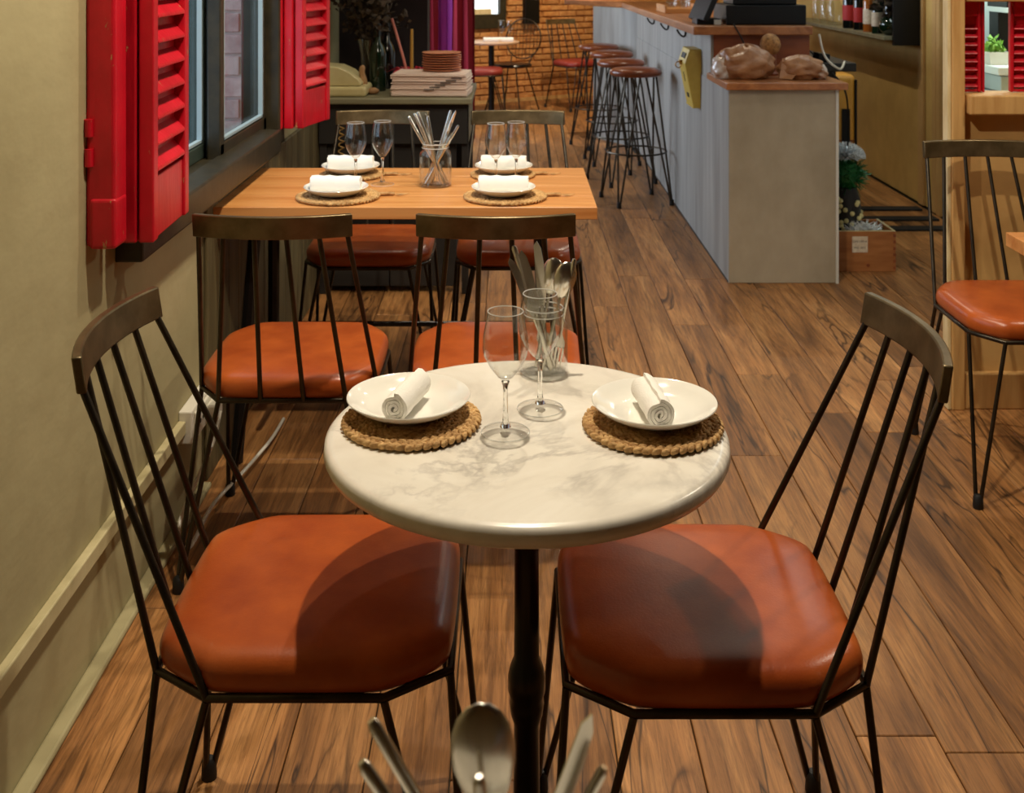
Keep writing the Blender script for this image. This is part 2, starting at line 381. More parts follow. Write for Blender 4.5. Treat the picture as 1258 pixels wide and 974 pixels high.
# left wall with window hole  (y 2.45..3.9 , z .87..2.1)
WY0, WY1, WZ0, WZ1 = 2.50, 4.04, .84, 2.15
wl = MB()
wl.box(LX - .10, LX, -1.6, WY0, 0, H).box(LX - .10, LX, WY0, WY1, 0, WZ0).box(LX - .10, LX, WY0, WY1, WZ1, H).box(LX - .10, LX, WY1, 5.6, 0, H)
struct(wl.build('wall_left', 'plaster'))
struct(B(-2.5, 4.1, -1.7, -1.6, 0, H).build('wall_rear', 'plaster_plain'))
struct(B(4.1, 4.2, -1.7, 8.0, 0, H).build('wall_right', 'plaster_plain'))
bd = struct(B(LX, LX + .034, -1.6, 3.1, 0, .016).build('baseboard_left', 'plaster', bevel=.006))
struct(B(-1.6, -.42, 5.6, 5.75, 0, H).build('wall_dark_stub', 'dark_plaster'))
# far left wall with daylight opening
fw = MB().box(-2.5, -2.36, 5.6, 6.8, 0, H).box(-2.5, -2.36, 9.2, 13.0, 0, H).box(-2.5, -2.36, 6.8, 9.2, 0, .85).box(-2.5, -2.36, 6.8, 9.2, 2.35, H)
struct(fw.build('wall_far_left', 'plaster_plain'))
struct(B(-2.5, -1.6, 5.6, 5.75, 0, H).build('wall_return', 'plaster_plain'))
w3 = thing('window_3', (0, 0, 0), kind='structure', label='far side window letting in daylight')
B(-2.44, -2.40, 6.8, 9.2, .85, .92).box(-2.44, -2.40, 6.8, 9.2, 2.28, 2.35).box(-2.44, -2.40, 6.8, 6.87, .92, 2.28).box(-2.44, -2.40, 9.13, 9.2, .92, 2.28).box(-2.44, -2.40, 7.97, 8.03, .92, 2.28).build('window_frame', 'dark_frame', w3)
# bar wall (ochre)
struct(B(2.47, 2.6, 6.38, 14.4, 0, H).build('wall_bar', 'ochre'))
jb = MB()
jb.box(2.435, 2.47, 6.42, 6.47, 0, H).box(2.445, 2.47, 6.50, 6.56, 0, H).box(2.45, 2.47, 6.72, 6.80, 0, H)
struct(jb.build('trim_1', 'panel_tan', bevel=.005))

# ---- brick back wall, oblique
bdir = Vector((.847, .531, 0)); bo = Vector((-.338, 11.69, 0))
bang = math.atan2(.531, .847)
bw = struct(MB().box(-2.6, 3.4, 0.02, .2, 0, H).build('wall_back', 'mortar')); bw.location = bo; bw.rotation_euler = (0, 0, bang)
tag(bw, 'rough orange brick wall at the far end')
brm = [MB().obox((0, 0, 0), (.21, .05, .056), (0, 0, R(a))).mesh('brick', 'brick') for a in (0, .8, -.8)]
k = 0; br = random.Random(5)
for row in range(21):
    z = .055 + row * .066
    xx = -.55 + (row % 2) * .11
    while xx < 1.95:
        if not (z > .83 and xx < .32):
            o = link('brick', br.choice(brm), bw, .008, 1); o.location = (xx + br.uniform(-.006, .006), .012 + br.uniform(-.008, .008), z); o.rotation_euler = (br.uniform(-.03, .03), 0, br.uniform(-.02, .02))
            o.scale = (1, 1, br.uniform(.92, 1.04))
        xx += .222
bb = struct(MB().box(-2.6, 3.4, -.03, .0, 0, .035).build('baseboard_back', 'post_wood')); bb.location = bo; bb.rotation_euler = (0, 0, bang)
# window in the back wall
w2 = thing('window_2', bo, bang, 'dark framed bright window in the brick wall', kind='structure')
MB().box(-.9, .30, -.05, .02, .78, .93).box(.22, .30, -.05, .02, .93, 2.2).box(-.9, -.82, -.05, .02, .93, 2.2).box(-.9, .30, -.05, .02, 2.12, 2.2).build('window_frame', 'dark_frame', w2, bevel=.006)
MB().box(-.82, .22, -.004, .004, .93, 2.12).build('pane', 'daylit_pane', w2)
MB().box(-.82, .12, -.04, -.006, .93, .985).build('inner_ledge', 'post_cream', w2)
bxw = thing('wall_phone', bo + bdir * .60 + Vector((.531, -.847, 0)) * .035, bang, 'black box with a pale label mounted on the brick wall', 'wall box')
MB().box(-.09, .09, -.06, .0, .83, 1.2).build('body', 'black_plastic', bxw, bevel=.006)
MB().box(-.1, .075, -.07, .0, .82, .85).build('lip', 'black_plastic', bxw, bevel=.004)
MB().box(.01, .07, -.064, -.06, 1.08, 1.17).build('label_plate', 'label_white', bxw)

# ---- window in the left wall
win = thing('window_1', (0, 0, 0), kind='structure', label='dark framed window with two sashes beside the wooden table')
B(LX - .02, -.80, 2.44, 3.90, .79, .868).build('sill_board', 'dark_frame', win, bevel=.006)
B(LX - .13, -.84, 2.47, 4.03, .838, .856).build('sill_ledge', 'dark_frame', win, bevel=.004)
B(LX - .1, -.822, 3.985, 4.07, .80, WZ1).build('jamb', 'dark_frame', win, bevel=.006)
B(LX - .1, -.822, 2.45, 2.53, .84, WZ1).build('jamb', 'dark_frame', win, bevel=.006)
B(LX - .1, -.822, 2.45, 4.07, WZ1 - .07, WZ1 + .02).build('head', 'dark_frame', win, bevel=.006)
B(LX - .12, LX - .05, 3.39, 3.46, .856, WZ1 - .07).build('mullion', 'green_frame', win, bevel=.006)
def sash(x, y0, y1, z0, z1, m, wst):
    s = B(x - .02, x + .02, y0, y1, z0, z0 + .045).box(x - .02, x + .02, y0, y1, z1 - .05, z1).box(x - .02, x + .02, y0, y0 + wst, z0, z1).box(x - .02, x + .02, y1 - wst, y1, z0, z1).build('sash', m, win, bevel=.004)
    B(x - .003, x + .003, y0 + wst, y1 - wst, z0 + .05, z1 - .05).build('pane', 'pane_glass', s)
    B(x + .003, x + .018, y0 + wst, y0 + wst + .012, z0 + .05, z1 - .05).box(x + .003, x + .018, y0 + wst, y1 - wst, z0 + .05, z0 + .058).box(x + .003, x + .018, y1 - wst - .012, y1 - wst, z0 + .05, z1 - .05).build('glazing_bead', 'pale_blue', s)
sash(LX - .03, 3.36, 3.99, .856, WZ1 - .07, 'dark_frame', .045)
sash(LX - .085, 2.5, 3.42, .856, WZ1 - .07, 'green_frame', .045)
# outside light well
ow = struct(B(-3.2, LX - .10, 4.42, 4.55, -.02, 3.6).build('wall_outside', 'mortar_outside'))
obm = B(-.118, .118, -.012, .012, -.0365, .0365).mesh('brick', 'brick_outside')
for row in range(17):
    z = .62 + row * .0845
    for c in range(5):
        xx = -1.06 - c * .246 + (row % 2) * .12 - .0
        if xx + .118 > LX - .05: 
            continue
        o = link('brick', obm, ow, .003, 1); o.location = (xx, 4.415, z)
struct(B(-3.2, LX - .10, 2.0, 4.5, -.05, 0).build('ground_outside', 'concrete_end'))
pt = thing('planter_box', (-1.14, 3.85, 0), label='weathered wooden planter outside the window', cat='planter')
for kz in range(4): B(-.11, .11, -.14, -.12, .70 + kz * .065, .762 + kz * .065).build('plank', 'planter_wood', pt, bevel=.003)
B(-.11, -.09, -.12, .14, .70, .957).box(.09, .11, -.12, .14, .70, .957).box(-.11, .11, .12, .14, .70, .957).box(-.09, .09, -.12, .12, .70, .93).build('body', 'planter_wood', pt)
for sx, sy in ((-.09, -.1), (.09, -.1), (-.09, .1), (.09, .1)): B(sx - .015, sx + .015, sy - .015, sy + .015, 0, .7).build('leg', 'planter_wood', pt)
def leafball(mb, c, r, n, ls, rnd, zflat=1.0):
    for _ in range(n):
        d = Vector((rnd.gauss(0, 1), rnd.gauss(0, 1), rnd.gauss(0, 1))).normalized(); d.z *= zflat
        p = Vector(c) + d * r * rnd.uniform(.5, 1)
        a = Vector((rnd.gauss(0, 1), rnd.gauss(0, 1), rnd.gauss(0, 1))).normalized(); b = a.cross(d + Vector((.01, .02, .03))).normalized()
        l = ls * rnd.uniform(.6, 1.2); wd = l * .4
        mid = p + a * l * .5; up = a.cross(b) * wd * .3
        mb.add([p, mid + b * wd + up, p + a * l, mid - b * wd + up], [(0, 1, 2, 3)])
pl = thing('planter_shrub', (-1.14, 3.85, .93), label='small green shrub growing in the outdoor planter', cat='plant')
q = MB(); leafball(q, (0, -.03, .09), .09, 260, .028, random.Random(2)); q.build('foliage', 'leaf', pl)
q = MB()
for a in range(5): q.tube([(0, 0, -.02), (.03 * math.cos(a * 1.3), .03 * math.sin(a * 1.3), .08)], .003, 5)
q.build('stem', 'dry_leaf', pl)

# ---- wainscot boards on the left wall beneath the window
yy = 3.13; wi = MB()
wp = struct(B(LX, LX + .002, 3.12, 5.58, 0, .78).build('trim_3', 'wainscot')); tag(wp, 'vertical boarding below the window')
wbm = B(0, .012, .002, .118, 0, .78).mesh('board', 'wainscot')
while yy < 5.4:
    o = link('board', wbm, wp, .003, 1); o.location = (LX + .001, yy, 0); yy += .12

# ---- conduit, socket, cable
cd = B(LX, LX + .02, -1.5, 2.90, .228, .262).build('cable_conduit', 'trim_cream', bevel=.003); tag(cd, 'cream cable conduit running along the left wall', 'conduit')
so = thing('power_socket', (LX, 2.9, .2), label='white multi socket box at the end of the wall conduit', cat='socket')
B(0, .035, 0, .20, 0, .085).build('housing', 'white_plastic', so, bevel=.004)
B(.035, .044, .02, .18, .01, .075).build('face_plate', 'white_plastic', so, bevel=.003)
B(.044, .075, .10, .16, .018, .065).build('adapter', 'white_plastic', so, bevel=.008)
for yk in (.045, .075): MB().lathe([(.0, .044), (.006, .044), (.006, .046), (0, .046)], 8, (0, yk, .045), 'X').build('socket_hole', 'rubber', so)
def bez(pts, n=8):
    out = []; P = [Vector(p) for p in pts]
    for i in range(len(P) - 1):
        p0 = P[max(i - 1, 0)]; p1 = P[i]; p2 = P[i + 1]; p3 = P[min(i + 2, len(P) - 1)]
        for k in range(n):
            t = k / n; out.append(.5 * ((2 * p1) + (-p0 + p2) * t + (2 * p0 - 5 * p1 + 4 * p2 - p3) * t * t + (-p0 + 3 * p1 - 3 * p2 + p3) * t ** 3))
    out.append(P[-1]); return out
cb = MB().tube(bez([(-.785, 3.03, .235), (-.79, 2.96, .17), (-.80, 2.75, .11), (-.80, 2.70, .065), (-.785, 2.745, .018), (-.78, 2.93, .03), (-.745, 3.13, .03), (-.72, 3.36, .02), (-.72, 3.55, .006)]), .0052, 8)
tag(cb.build('power_cable', 'white_plastic', smooth=60), 'white power cable looping down from the wall socket', 'cable')

# ---- kitchen partition on the right
PY = 3.66
pw = struct(B(1.44, 4.1, PY + .01, PY + .10, 0, .96).box(1.72, 4.1, PY + .01, PY + .1, .96, H).box(1.44, 1.72, PY + .01, PY + .1, 1.32, H).build('wall_partition', 'panel_tan')); tag(pw, 'tan timber partition with a hatch to the kitchen')
B(1.42, 1.462, PY - .03, PY + .02, 0, H).build('post', 'post_wood', pw, bevel=.004)
B(1.407, 1.42, PY - .024, PY + .02, 0, H).build('edge_strip', 'post_cream', pw, bevel=.003)
B(1.470, 2.6, PY - .05, PY + .10, .955, 1.018).build('sill_cap', 'post_wood', pw, bevel=.005)
B(1.470, 2.6, PY - .02, PY + .10, 1.318, 1.40).build('head_rail', 'post_wood', pw, bevel=.005)
B(1.415, 2.6, PY - .02, PY + .01, 0, .115).build('base_board', 'post_wood', pw, bevel=.004)
kw = MB(); kw.prism([(1.47, 3.77), (1.50, 3.77), (2.60, 6.38), (2.52, 6.40)], 0, H, 'Z'); struct(kw.build('wall_kitchen_side', 'kitchen_white'))
struct(B(2.3, 4.1, 5.85, 5.95, 0, H).build('wall_kitchen_back', 'kitchen_white'))
def louvre(name, w_, z0, z1, lz0, pitch, mtl, label, cat, group, th=.03, st=.035, both=False):
    """shutter leaf: local x = thickness (0..th, face at +x), local y = width, z up"""
    t = thing(name, label=label, cat=cat, group=group)
    B(0, th, 0, st, z0, z1).build('stile', mtl, t, bevel=.004); B(0, th, w_ - st, w_, z0, z1).build('stile', mtl, t, bevel=.004)
    B(th * .2, th * .8, st, w_ - st, z0, lz0).build('bottom_panel', mtl, t, bevel=.003)
    B(0, th, st, w_ - st, z1 - .05, z1).build('top_rail', mtl, t, bevel=.003)
    sl = MB().prism([(th * .15, 0), (th * 1.0, -pitch * .52), (th * 1.0, -pitch * .68), (th * .0, -pitch * .10)], st, w_ - st, 'Y').mesh('slat', mtl)
    z = lz0 + pitch * .85
    while z < z1 - .05:
        o = link('slat', sl, t, .0025, 1); o.location = (0, 0, z); z += pitch
    B(th * .1, th * .2, st, w_ - st, lz0, z1 - .05).build('back_board', mtl, t)
    return t
k1 = louvre('kitchen_shutter', .075, 1.02, 1.318, 1.03, .027, 'red', 'narrow red louvred shutter left of the kitchen hatch gap', 'shutter', 'kitchen hatch shutters', .022, .012)
k1.location = (1.466, PY + .045, 0); k1.rotation_euler = (0, 0, R(-90)); k1.location.y += .01
k2 = copy_tree(k1); k2.location.x = 1.636; k2['label'] = 'narrow red louvred shutter right of the kitchen hatch gap'
B(1.543, 1.549, PY + .03, PY + .09, 1.02, 1.318).build('hatch_frame', 'red', pw)
# kitchen items
kt = thing('kitchen_worktop', (2.03, 4.7, 0), label='white kitchen worktop seen through the hatch', cat='worktop')
B(0, 1.2, 0, .3, .975, 1.01).build('top', 'kitchen_white', kt, bevel=.004); B(.02, 1.18, .03, .28, 0, .90).build('body', 'kitchen_steel', kt, bevel=.004); B(.02, 1.18, .02, .28, .905, .97).build('drawer_front', 'kitchen_steel', kt, bevel=.003)
tb = thing('plastic_tub', (2.085, 4.85, 1.01), label='white plastic tub of lettuce on the kitchen worktop', cat='tub')
MB().lathe([(.055, 0), (.07, .05), (.074, .05), (.074, .055), (.066, .055), (.052, .006), (0, .006)], 4).build('tub', 'white_plastic', tb); 
tb.children[0].rotation_euler = (0, 0, R(45))
q = MB(); leafball(q, (-.01, 0, .075), .038, 120, .03, random.Random(4)); tag(q.build('lettuce', 'lettuce'), 'pale green lettuce heaped in the white tub', 'lettuce').location = (2.085, 4.85, 1.01)
tb2 = thing('serving_tray', (2.215, 4.85, 1.01), label='small dark tray of greens on the kitchen worktop', cat='tray')
MB().lathe([(.04, 0), (.05, .02), (.045, .02), (.036, .004), (0, .004)], 16).build('dish', 'black_plastic', tb2, smooth=40)
q = MB(); leafball(q, (0, 0, .03), .03, 60, .025, random.Random(6)); q.build('greens', 'lettuce', tb2)
hd = thing('extractor_hood', (2.36, 5.35, 0), label='black and white extractor hood in the kitchen', cat='hood')
MB().prism([(-.06, 1.23), (.06, 1.23), (.02, 1.29), (-.03, 1.32), (-.06, 1.32)], -.12, .1, 'Y').build('canopy', 'black_plastic', hd, bevel=.004)
B(-.062, .062, -.125, .1, 1.215, 1.24).build('rim', 'kitchen_white', hd, bevel=.003)
B(-.05, .045, .0, .1, 1.0, 1.22).build('back_duct', 'black_plastic', hd)
for sx in (-.05, .015): B(sx, sx + .03, .0, .1, 0, 1.0).build('support', 'black_plastic', hd)
fr = thing('refrigerator', (2.44, 5.42, 0), label='white refrigerator at the back of the kitchen', cat='refrigerator')
B(0, .5, 0, .4, .0, 1.27).build('body', 'kitchen_white', fr, bevel=.01); B(.01, .49, -.02, -.001, .7, 1.26).build('door', 'kitchen_white', fr, bevel=.01)

# ================================================================== BAR COUNTER
bar = thing('bar_counter', (0, 0, 0), label='grey concrete bar counter with wooden tops', cat='bar counter')
CX = .985
B(CX - .004, 1.47, 5.085, 5.56, 0, .875).build('end_block', 'concrete_end', bar, bevel=.004)
B(CX - .006, CX + .02, 5.092, 8.86, 0, .874).box(CX - .002, CX + .02, 5.57, 8.86, .874, 1.095).build('front_face', 'concrete', bar)
B(CX + .02, 1.44, 5.57, 8.9, .0, 1.095).build('body', 'sideboard_dark', bar)
B(CX + .012, 1.47, 5.56, 5.575, .908, 1.095).build('end_panel', 'panel_wood', bar)
MB().prism([(CX, 8.86), (.68, 9.42), (.80, 9.52), (1.2, 9.1), (1.2, 8.86)], 0, 1.095, 'Z').build('return_face', 'concrete', bar)
B(1.462, 1.474, 5.078, 5.09, 0, .875).build('corner_strip', 'white_metal', bar)
B(.962, 1.51, 5.05, 5.56, .876, .908).build('low_top', 'bar_wood', bar, bevel=.004)
MB().prism([(.885, 5.50), (1.47, 5.50), (1.47, 8.9), (.75, 10.05), (.46, 9.9), (.885, 9.08)], 1.096, 1.138, 'Z').build('high_top', 'bar_wood', bar, bevel=.004)
B(CX - .008, CX + .01, 5.1, 8.86, 0, .008).build('shadow_gap', 'rubber', bar)
for yk in (6.35, 7.05, 7.75):
    MB().tube(bez([(CX - .004, yk, 1.09), (CX - .008, yk, 1.045), (CX - .02, yk, 1.035), (CX - .04, yk, 1.05), (CX - .055, yk, 1.075)], 4), .006, 6).build('coat_hook', 'black_iron', bar, smooth=50)
yb = thing('mailbox', (CX, 5.85, 0), label='yellow metal letter box fixed to the bar front', cat='letter box')
MB().prism([(0, .694), (-.042, .694), (-.088, .926), (-.063, 1.0), (0, 1.0)], 0, .22, 'Y').build('body', 'yellow_box', yb, bevel=.004)
MB().obox((-.0775, .10, .963), (.004, .12, .03), (0, R(18.5), 0)).build('slot', 'rubber', yb)
MB().obox((-.0568, .09, .755), (.003, .05, .022), (0, R(-11.2), 0)).build('name_plate', 'rubber', yb)
MB().obox((-.0735, .10, .85), (.003, .012, .05), (0, R(-11.2), 0)).build('keyhole_mark', 'ink', yb)
MB().lathe([(.0, 0), (.012, 0), (.012, .02), (0, .02)], 12, (-.10, .1, .925), 'X').tube([(-.105 + .016 * math.cos(a * R(36)), .1, .912 + .016 * math.sin(a * R(36))) for a in range(10)], .003, 5, True).build('lock', 'brass', yb, smooth=40)
B(-.046, -.002, -.003, .222, .694, .70).build('base_lip', 'yellow_box', yb)

# back counter, cable clutter, appliance
bk = thing('back_counter', (0, 0, 0), label='dark low back counter behind the bar', cat='counter')
B(1.475, 1.72, 5.62, 8.8, .905, .948).build('top', 'sideboard_dark', bk, bevel=.004); B(1.48, 1.64, 5.7, 8.8, 0, .9).build('body', 'sideboard_dark', bk)
ap = thing('floor_appliance', (1.70, 6.25, 0), label='tall orange appliance standing beside the back counter', cat='appliance')
B(0, .21, 0, .3, .0, .83).build('body', 'orange_box', ap, bevel=.03, seg=4); B(.13, .175, -.006, 0, .43, .64).build('grille', 'black_plastic', ap); B(.02, .12, -.006, .0, .74, .76).build('handle_recess', 'panel_wood', ap); B(.205, .216, .0, .3, 0.02, .80).build('side_seal', 'black_plastic', ap); B(.0, .2, -.004, .002, .46, .468).build('seam', 'panel_wood', ap)
tag(MB().tube(bez([(1.50, 5.5, 1.10), (1.53, 5.5, .99), (1.60, 5.5, .93), (1.66, 5.62, .955)]), .006, 6).build('white_cord', 'white_plastic', smooth=60), 'white cord drooping beside the bar end', 'cord')
tag(MB().tube(bez([(1.55, 5.45, .915), (1.62, 5.5, .84), (1.70, 5.7, .72), (1.72, 5.75, .5), (1.69, 5.6, .40)]), .005, 6).build('black_cord', 'rubber', smooth=60), 'black cord hanging down past the orange appliance', 'cord')
tag(MB().tube(bez([(1.08, 5.49, 1.15), (1.12, 5.488, 1.08), (1.16, 5.50, 1.0), (1.20, 5.53, .945), (1.24, 5.54, .925)]), .004, 6).build('till_cord', 'rubber', smooth=60), 'thin black cord running down from the till', 'cord')
ad = thing('charger_adapter', (1.56, 5.68, .948), label='black charger adapter on the back counter', cat='charger')
MB().obox((0, 0, .025), (.07, .05, .045), (.1, .1, .4)).build('body', 'black_plastic', ad, bevel=.004); MB().tube(bez([(-.03, 0, .03), (-.07, -.02, .06), (-.08, -.03, .01)]), .004, 6).build('lead', 'rubber', ad)
# paper bags and netted ball on the low top
def lump(cx, cy, cz, r, seed, squash=.3, nu=44, nv=26):
    rn = random.Random(seed); ph = [(rn.uniform(0, 6), rn.uniform(0, 6), rn.uniform(2, 6), rn.uniform(2, 6), rn.uniform(.02, .05)) for _ in range(6)] + [(rn.uniform(0, 6), rn.uniform(0, 6), rn.randint(7, 13), rn.uniform(5, 11), rn.uniform(.008, .02)) for _ in range(8)]
    m = MB().ell((0, 0, 0), (1, 1, 1), nu, nv); out = []
    for v in m.v:
        th = math.atan2(v[1], v[0]); s = 1 + sum(a * math.sin(f1 * th + p1) * math.cos(f2 * v[2] * 2 + p2) for p1, p2, f1, f2, a in ph)
        z = v[2] * s; z = max(z, -.72)
        out.append((cx + v[0] * r[0] * s, cy + v[1] * r[1] * s, cz + (z + .72) * r[2] / 1.72))
    m.v = out; return m
b1 = thing('bread_bag', (1.09, 5.27, .908), label='large crumpled brown bread bag on the low bar top', cat='bag')
lump(0, 0, 0, (.135, .11, .155), 3).build('bag', 'paper_bag', b1, smooth=60); lump(-.11, .0, .0, (.045, .075, .11), 9).build('clear_end', 'plastic_clear', b1, smooth=60)
b2 = thing('bread_bag', (1.345, 5.25, .908), label='smaller brown bread bag with a clear end beside the mesh ball', cat='bag')
lump(0, 0, 0, (.105, .09, .11), 12).build('bag', 'paper_bag', b2, smooth=60); lump(.085, 0, 0, (.04, .06, .07), 15).build('clear_end', 'plastic_clear', b2, smooth=60)
MB().add([(-.11, -.05, .005), (-.06, -.085, .004), (-.02, -.08, .05), (-.09, -.03, .1), (-.1, .04, .05)], [(0, 1, 2), (0, 2, 3), (0, 3, 4), (0, 4, 2), (1, 0, 2)]).build('bag_flap', 'paper_bag', b2)
nb = thing('netted_ball', (1.245, 5.43, .908), label='round woven ball standing behind the bread bags', cat='ornament')
MB().ell((0, 0, .145), (.05, .05, .055), 18, 12).build('ball', 'netting', nb, smooth=60); MB().lathe([(.05, 0), (.05, .01), (.03, .02), (.03, .1), (0, .1)], 16).build('stand', 'panel_wood', nb, smooth=40)
# till
ti = thing('cash_till', (1.05, 5.62, 1.138), label='black cash till and drawer on the bar end', cat='till')
B(.02, .42, .0, .36, 0, .10).build('drawer', 'black_plastic', ti, bevel=.006); B(.06, .38, .03, .3, .10, .2).build('printer', 'black_plastic', ti, bevel=.006)
MB().obox((-.055, .12, .13), (.03, .26, .24), (0, R(24), R(8))).build('screen', 'black_plastic', ti, bevel=.005)
B(-.12, .0, .05, .2, 0, .03).build('screen_foot', 'black_plastic', ti, bevel=.004); B(-.035, -.0, .03, .06, 0, .025).build('card_slot', 'white_metal', ti)
ja = thing('glass_jar', (1.50, 5.9, 1.138), label='glass jar of pale nuts beside the till', cat='jar'); ja.location.x = 1.43; ja.location.y = 6.2
MB().lathe([(.05, 0), (.055, .01), (.055, .2), (.05, .21), (.047, .205), (.05, .2), (.05, .012), (0, .012)], 20).build('glass', 'thin_glass', ja, smooth=40)
q = MB(); rn = random.Random(8)
for _ in range(140): 
    a = rn.uniform(0, 6.28); rr_ = .042 * math.sqrt(rn.random()); q.ell((rr_ * math.cos(a), rr_ * math.sin(a), rn.uniform(.02, .16)), (.009, .007, .008), 6, 4)
q.build('nuts', 'candle_gold', ja)['kind'] = 'stuff'
tr = thing('wooden_tray', (1.05, 7.2, 1.138), label='wooden tray on the bar top behind the till', cat='tray')
B(-.10, .14, -.2, .2, 0, .03).build('tray_base', 'table_wood', tr, bevel=.004); B(-.10, -.085, -.2, .2, .03, .05).build('tray_rim', 'table_wood', tr); B(.125, .14, -.2, .2, .03, .05).build('tray_rim', 'table_wood', tr)
for i, (xx, yy) in enumerate(((-.05, -.12), (.03, -.1), (-.02, .02), (.07, .05))):
    g = thing('tumbler', (1.05 + xx, 7.2 + yy, 1.168), label=['short clear tumbler nearest the bar edge on the wooden tray', 'short clear tumbler nearest the till on the wooden tray', 'short clear tumbler in the middle of the wooden tray', 'short clear tumbler at the back of the wooden tray'][i], cat='glass', group='tumblers on the bar tray')
    MB().lathe([(.025, 0), (.032, .09), (.0305, .09), (.024, .008), (0, .008)], 16).build('bowl', 'thin_glass', g, smooth=40)

# wall shelf with bottles
sh = thing('bottle_shelf', (0, 0, 0), label='dark bottle shelf on the ochre bar wall', cat='shelf')
B(2.24, 2.47, 6.78, 9.2, .985, 1.01).build('board', 'sideboard', sh, bevel=.003); B(2.29, 2.47, 6.76, 6.78, .955, 1.6).build('side_panel', 'black_plastic', sh); B(2.455, 2.47, 6.78, 7.3, 1.01, 1.6).build('back_panel', 'black_plastic', sh)
def bottle(x, y, z, h, r, mtl, lab, label, neck=True):
    t = thing('bottle', (x, y, z), label=label, cat='bottle', group='bottles on the bar shelf')
    MB().lathe([(r, 0), (r, h * .6), (r * .8, h * .68), (r * .33, h * .76), (r * .33, h * .97), (r * .38, h * .98), (r * .38, h), (0, h)], 14).build('glass', mtl, t, smooth=40)
    if lab: MB().lathe([(r * 1.01, h * .16), (r * 1.03, h * .161), (r * 1.03, h * .46), (r * 1.01, h * .461)], 14).build('paper_label', lab, t, smooth=40)
    return t
for (yy, xx, h, r, m_, l_, lb) in [
    (7.66, 2.30, .34, .05, 'bottle_dark', 'label_red', 'wide dark bottle at the left of the bottle row'),
    (7.46, 2.30, .32, .036, 'bottle_dark', 'label_red', 'dark bottle with a red label on the shelf'),
    (7.33, 2.33, .30, .036, 'bottle_amber', 'label_white', 'amber bottle with a cream label on the shelf'),
    (7.23, 2.29, .32, .034, 'bottle_amber', 'label_white', 'tall pale labelled bottle at the shelf edge'),
    (7.13, 2.33, .30, .034, 'bottle_dark', 'label_white', 'dark bottle with a white label at the back of the shelf'),
    (7.05, 2.29, .29, .036, 'bottle_green', 'label_white', 'green bottle with a white label near the black plant pot'),
    (6.97, 2.34, .31, .034, 'bottle_green', None, 'plain green bottle beside the black plant pot')]:
    bottle(xx, yy, 1.01, h, r, m_, l_, lb)
for i, (yy, xx) in enumerate(((8.5, 2.32), (8.3, 2.32), (8.1, 2.32))):
    g = thing('glass_carafe', (xx, yy, 1.01), label=['clear glass carafe farthest along the shelf', 'clear glass carafe in the middle of three on the shelf', 'clear glass carafe nearest the dark bottles on the shelf'][i], cat='carafe', group='carafes on the bar shelf')
    MB().lathe([(.045, 0), (.055, .02), (.055, .14), (.03, .2), (.035, .26), (.032, .26), (.027, .2), (.05, .14), (.05, .022), (0, .012)], 16).build('body', 'thin_glass', g, smooth=50)
pp = thing('dark_plant_pot', (2.315, 6.87, 1.01), label='round dark pot with a dark plant at the shelf end', cat='plant pot')
MB().ell((0, 0, .06), (.075, .075, .065), 18, 10).build('pot', 'bottle_green', pp, smooth=60); q = MB(); leafball(q, (0, 0, .2), .1, 120, .06, random.Random(9)); q.build('foliage', 'dry_leaf', pp)
# floor mat behind bar
for i, yy in enumerate((6.08, 6.32, 6.58)):
    tag(B(1.98, 2.40, yy, yy + .085, .0, .012).build('rubber_mat', 'mat_black', bevel=.003), ['black rubber floor strip nearest the crate behind the bar', 'middle black rubber floor strip behind the bar', 'farthest black rubber floor strip behind the bar'][i], 'floor mat', 'rubber strips behind the bar')
# crate with Christmas decoration
cr = thing('wine_crate', (1.50, 5.28, 0), label='pale wooden wine crate on the floor by the bar end', cat='crate')
B(0, .30, 0, .012, .0, .188).build('front_board', 'crate_wood', cr, bevel=.002); B(0, .30, .25, .262, 0, .188).build('back_board', 'crate_wood', cr, bevel=.002)
B(0, .012, .012, .25, 0, .188).build('side_board', 'crate_wood', cr, bevel=.002); B(.288, .30, .012, .25, 0, .188).build('side_board', 'crate_wood', cr, bevel=.002); B(.0, .30, .001, .011, .188, .191).box(.289, .299, .011, .255, .188, .191).build('rim', 'trim_cream', cr); B(.012, .288, .012, .25, 0, .012).build('base_board', 'crate_wood', cr)
for kz in range(6): B(.288, .3005, -.001, .004, .012 + kz * .03, .026 + kz * .03).build('finger_joint', 'panel_wood', cr)
lbl = B(.095, .168, -.002, -.0005, .09, .165).build('paper_label', 'label_white', cr)
for j, txt in enumerate(('LIVE MENA', 'MG. 2011')):
    cu = bpy.data.curves.new('label_text', 'FONT'); cu.body = txt; cu.size = .0135; cu.align_x = 'CENTER'; cu.materials.append(MATS['ink'])
    tmp = bpy.data.objects.new('label_text', cu); me_t = bpy.data.meshes.new_from_object(tmp); bpy.data.objects.remove(tmp)
    o = bpy.data.objects.new('label_text', me_t); col.objects.link(o); o.parent = lbl; o.location = (.1315, -.0026, .137 - j * .029); o.rotation_euler = (R(90), 0, 0)
MB().lathe([(0, 0), (.008, 0), (.008, .002), (0, .002)], 12, (.17, -.002, .03), 'Y').build('knot', 'panel_wood', cr)
q = MB(); rn = random.Random(3)
for _ in range(160):
    a = rn.uniform(0, 6.28); b = rn.uniform(-.3, .7); c = Vector((.19 + rn.uniform(-.07, .07), .13 + rn.uniform(-.08, .08), .165)); q.tube([c, c + Vector((math.cos(a) * .035, math.sin(a) * .035, .035 * b))], .0016, 3)
tag(q.build('green_tinsel', 'tinsel_green', None), 'green tinsel lying in the wine crate', 'tinsel', kind='stuff').location = (1.5, 5.28, 0)
q = MB()
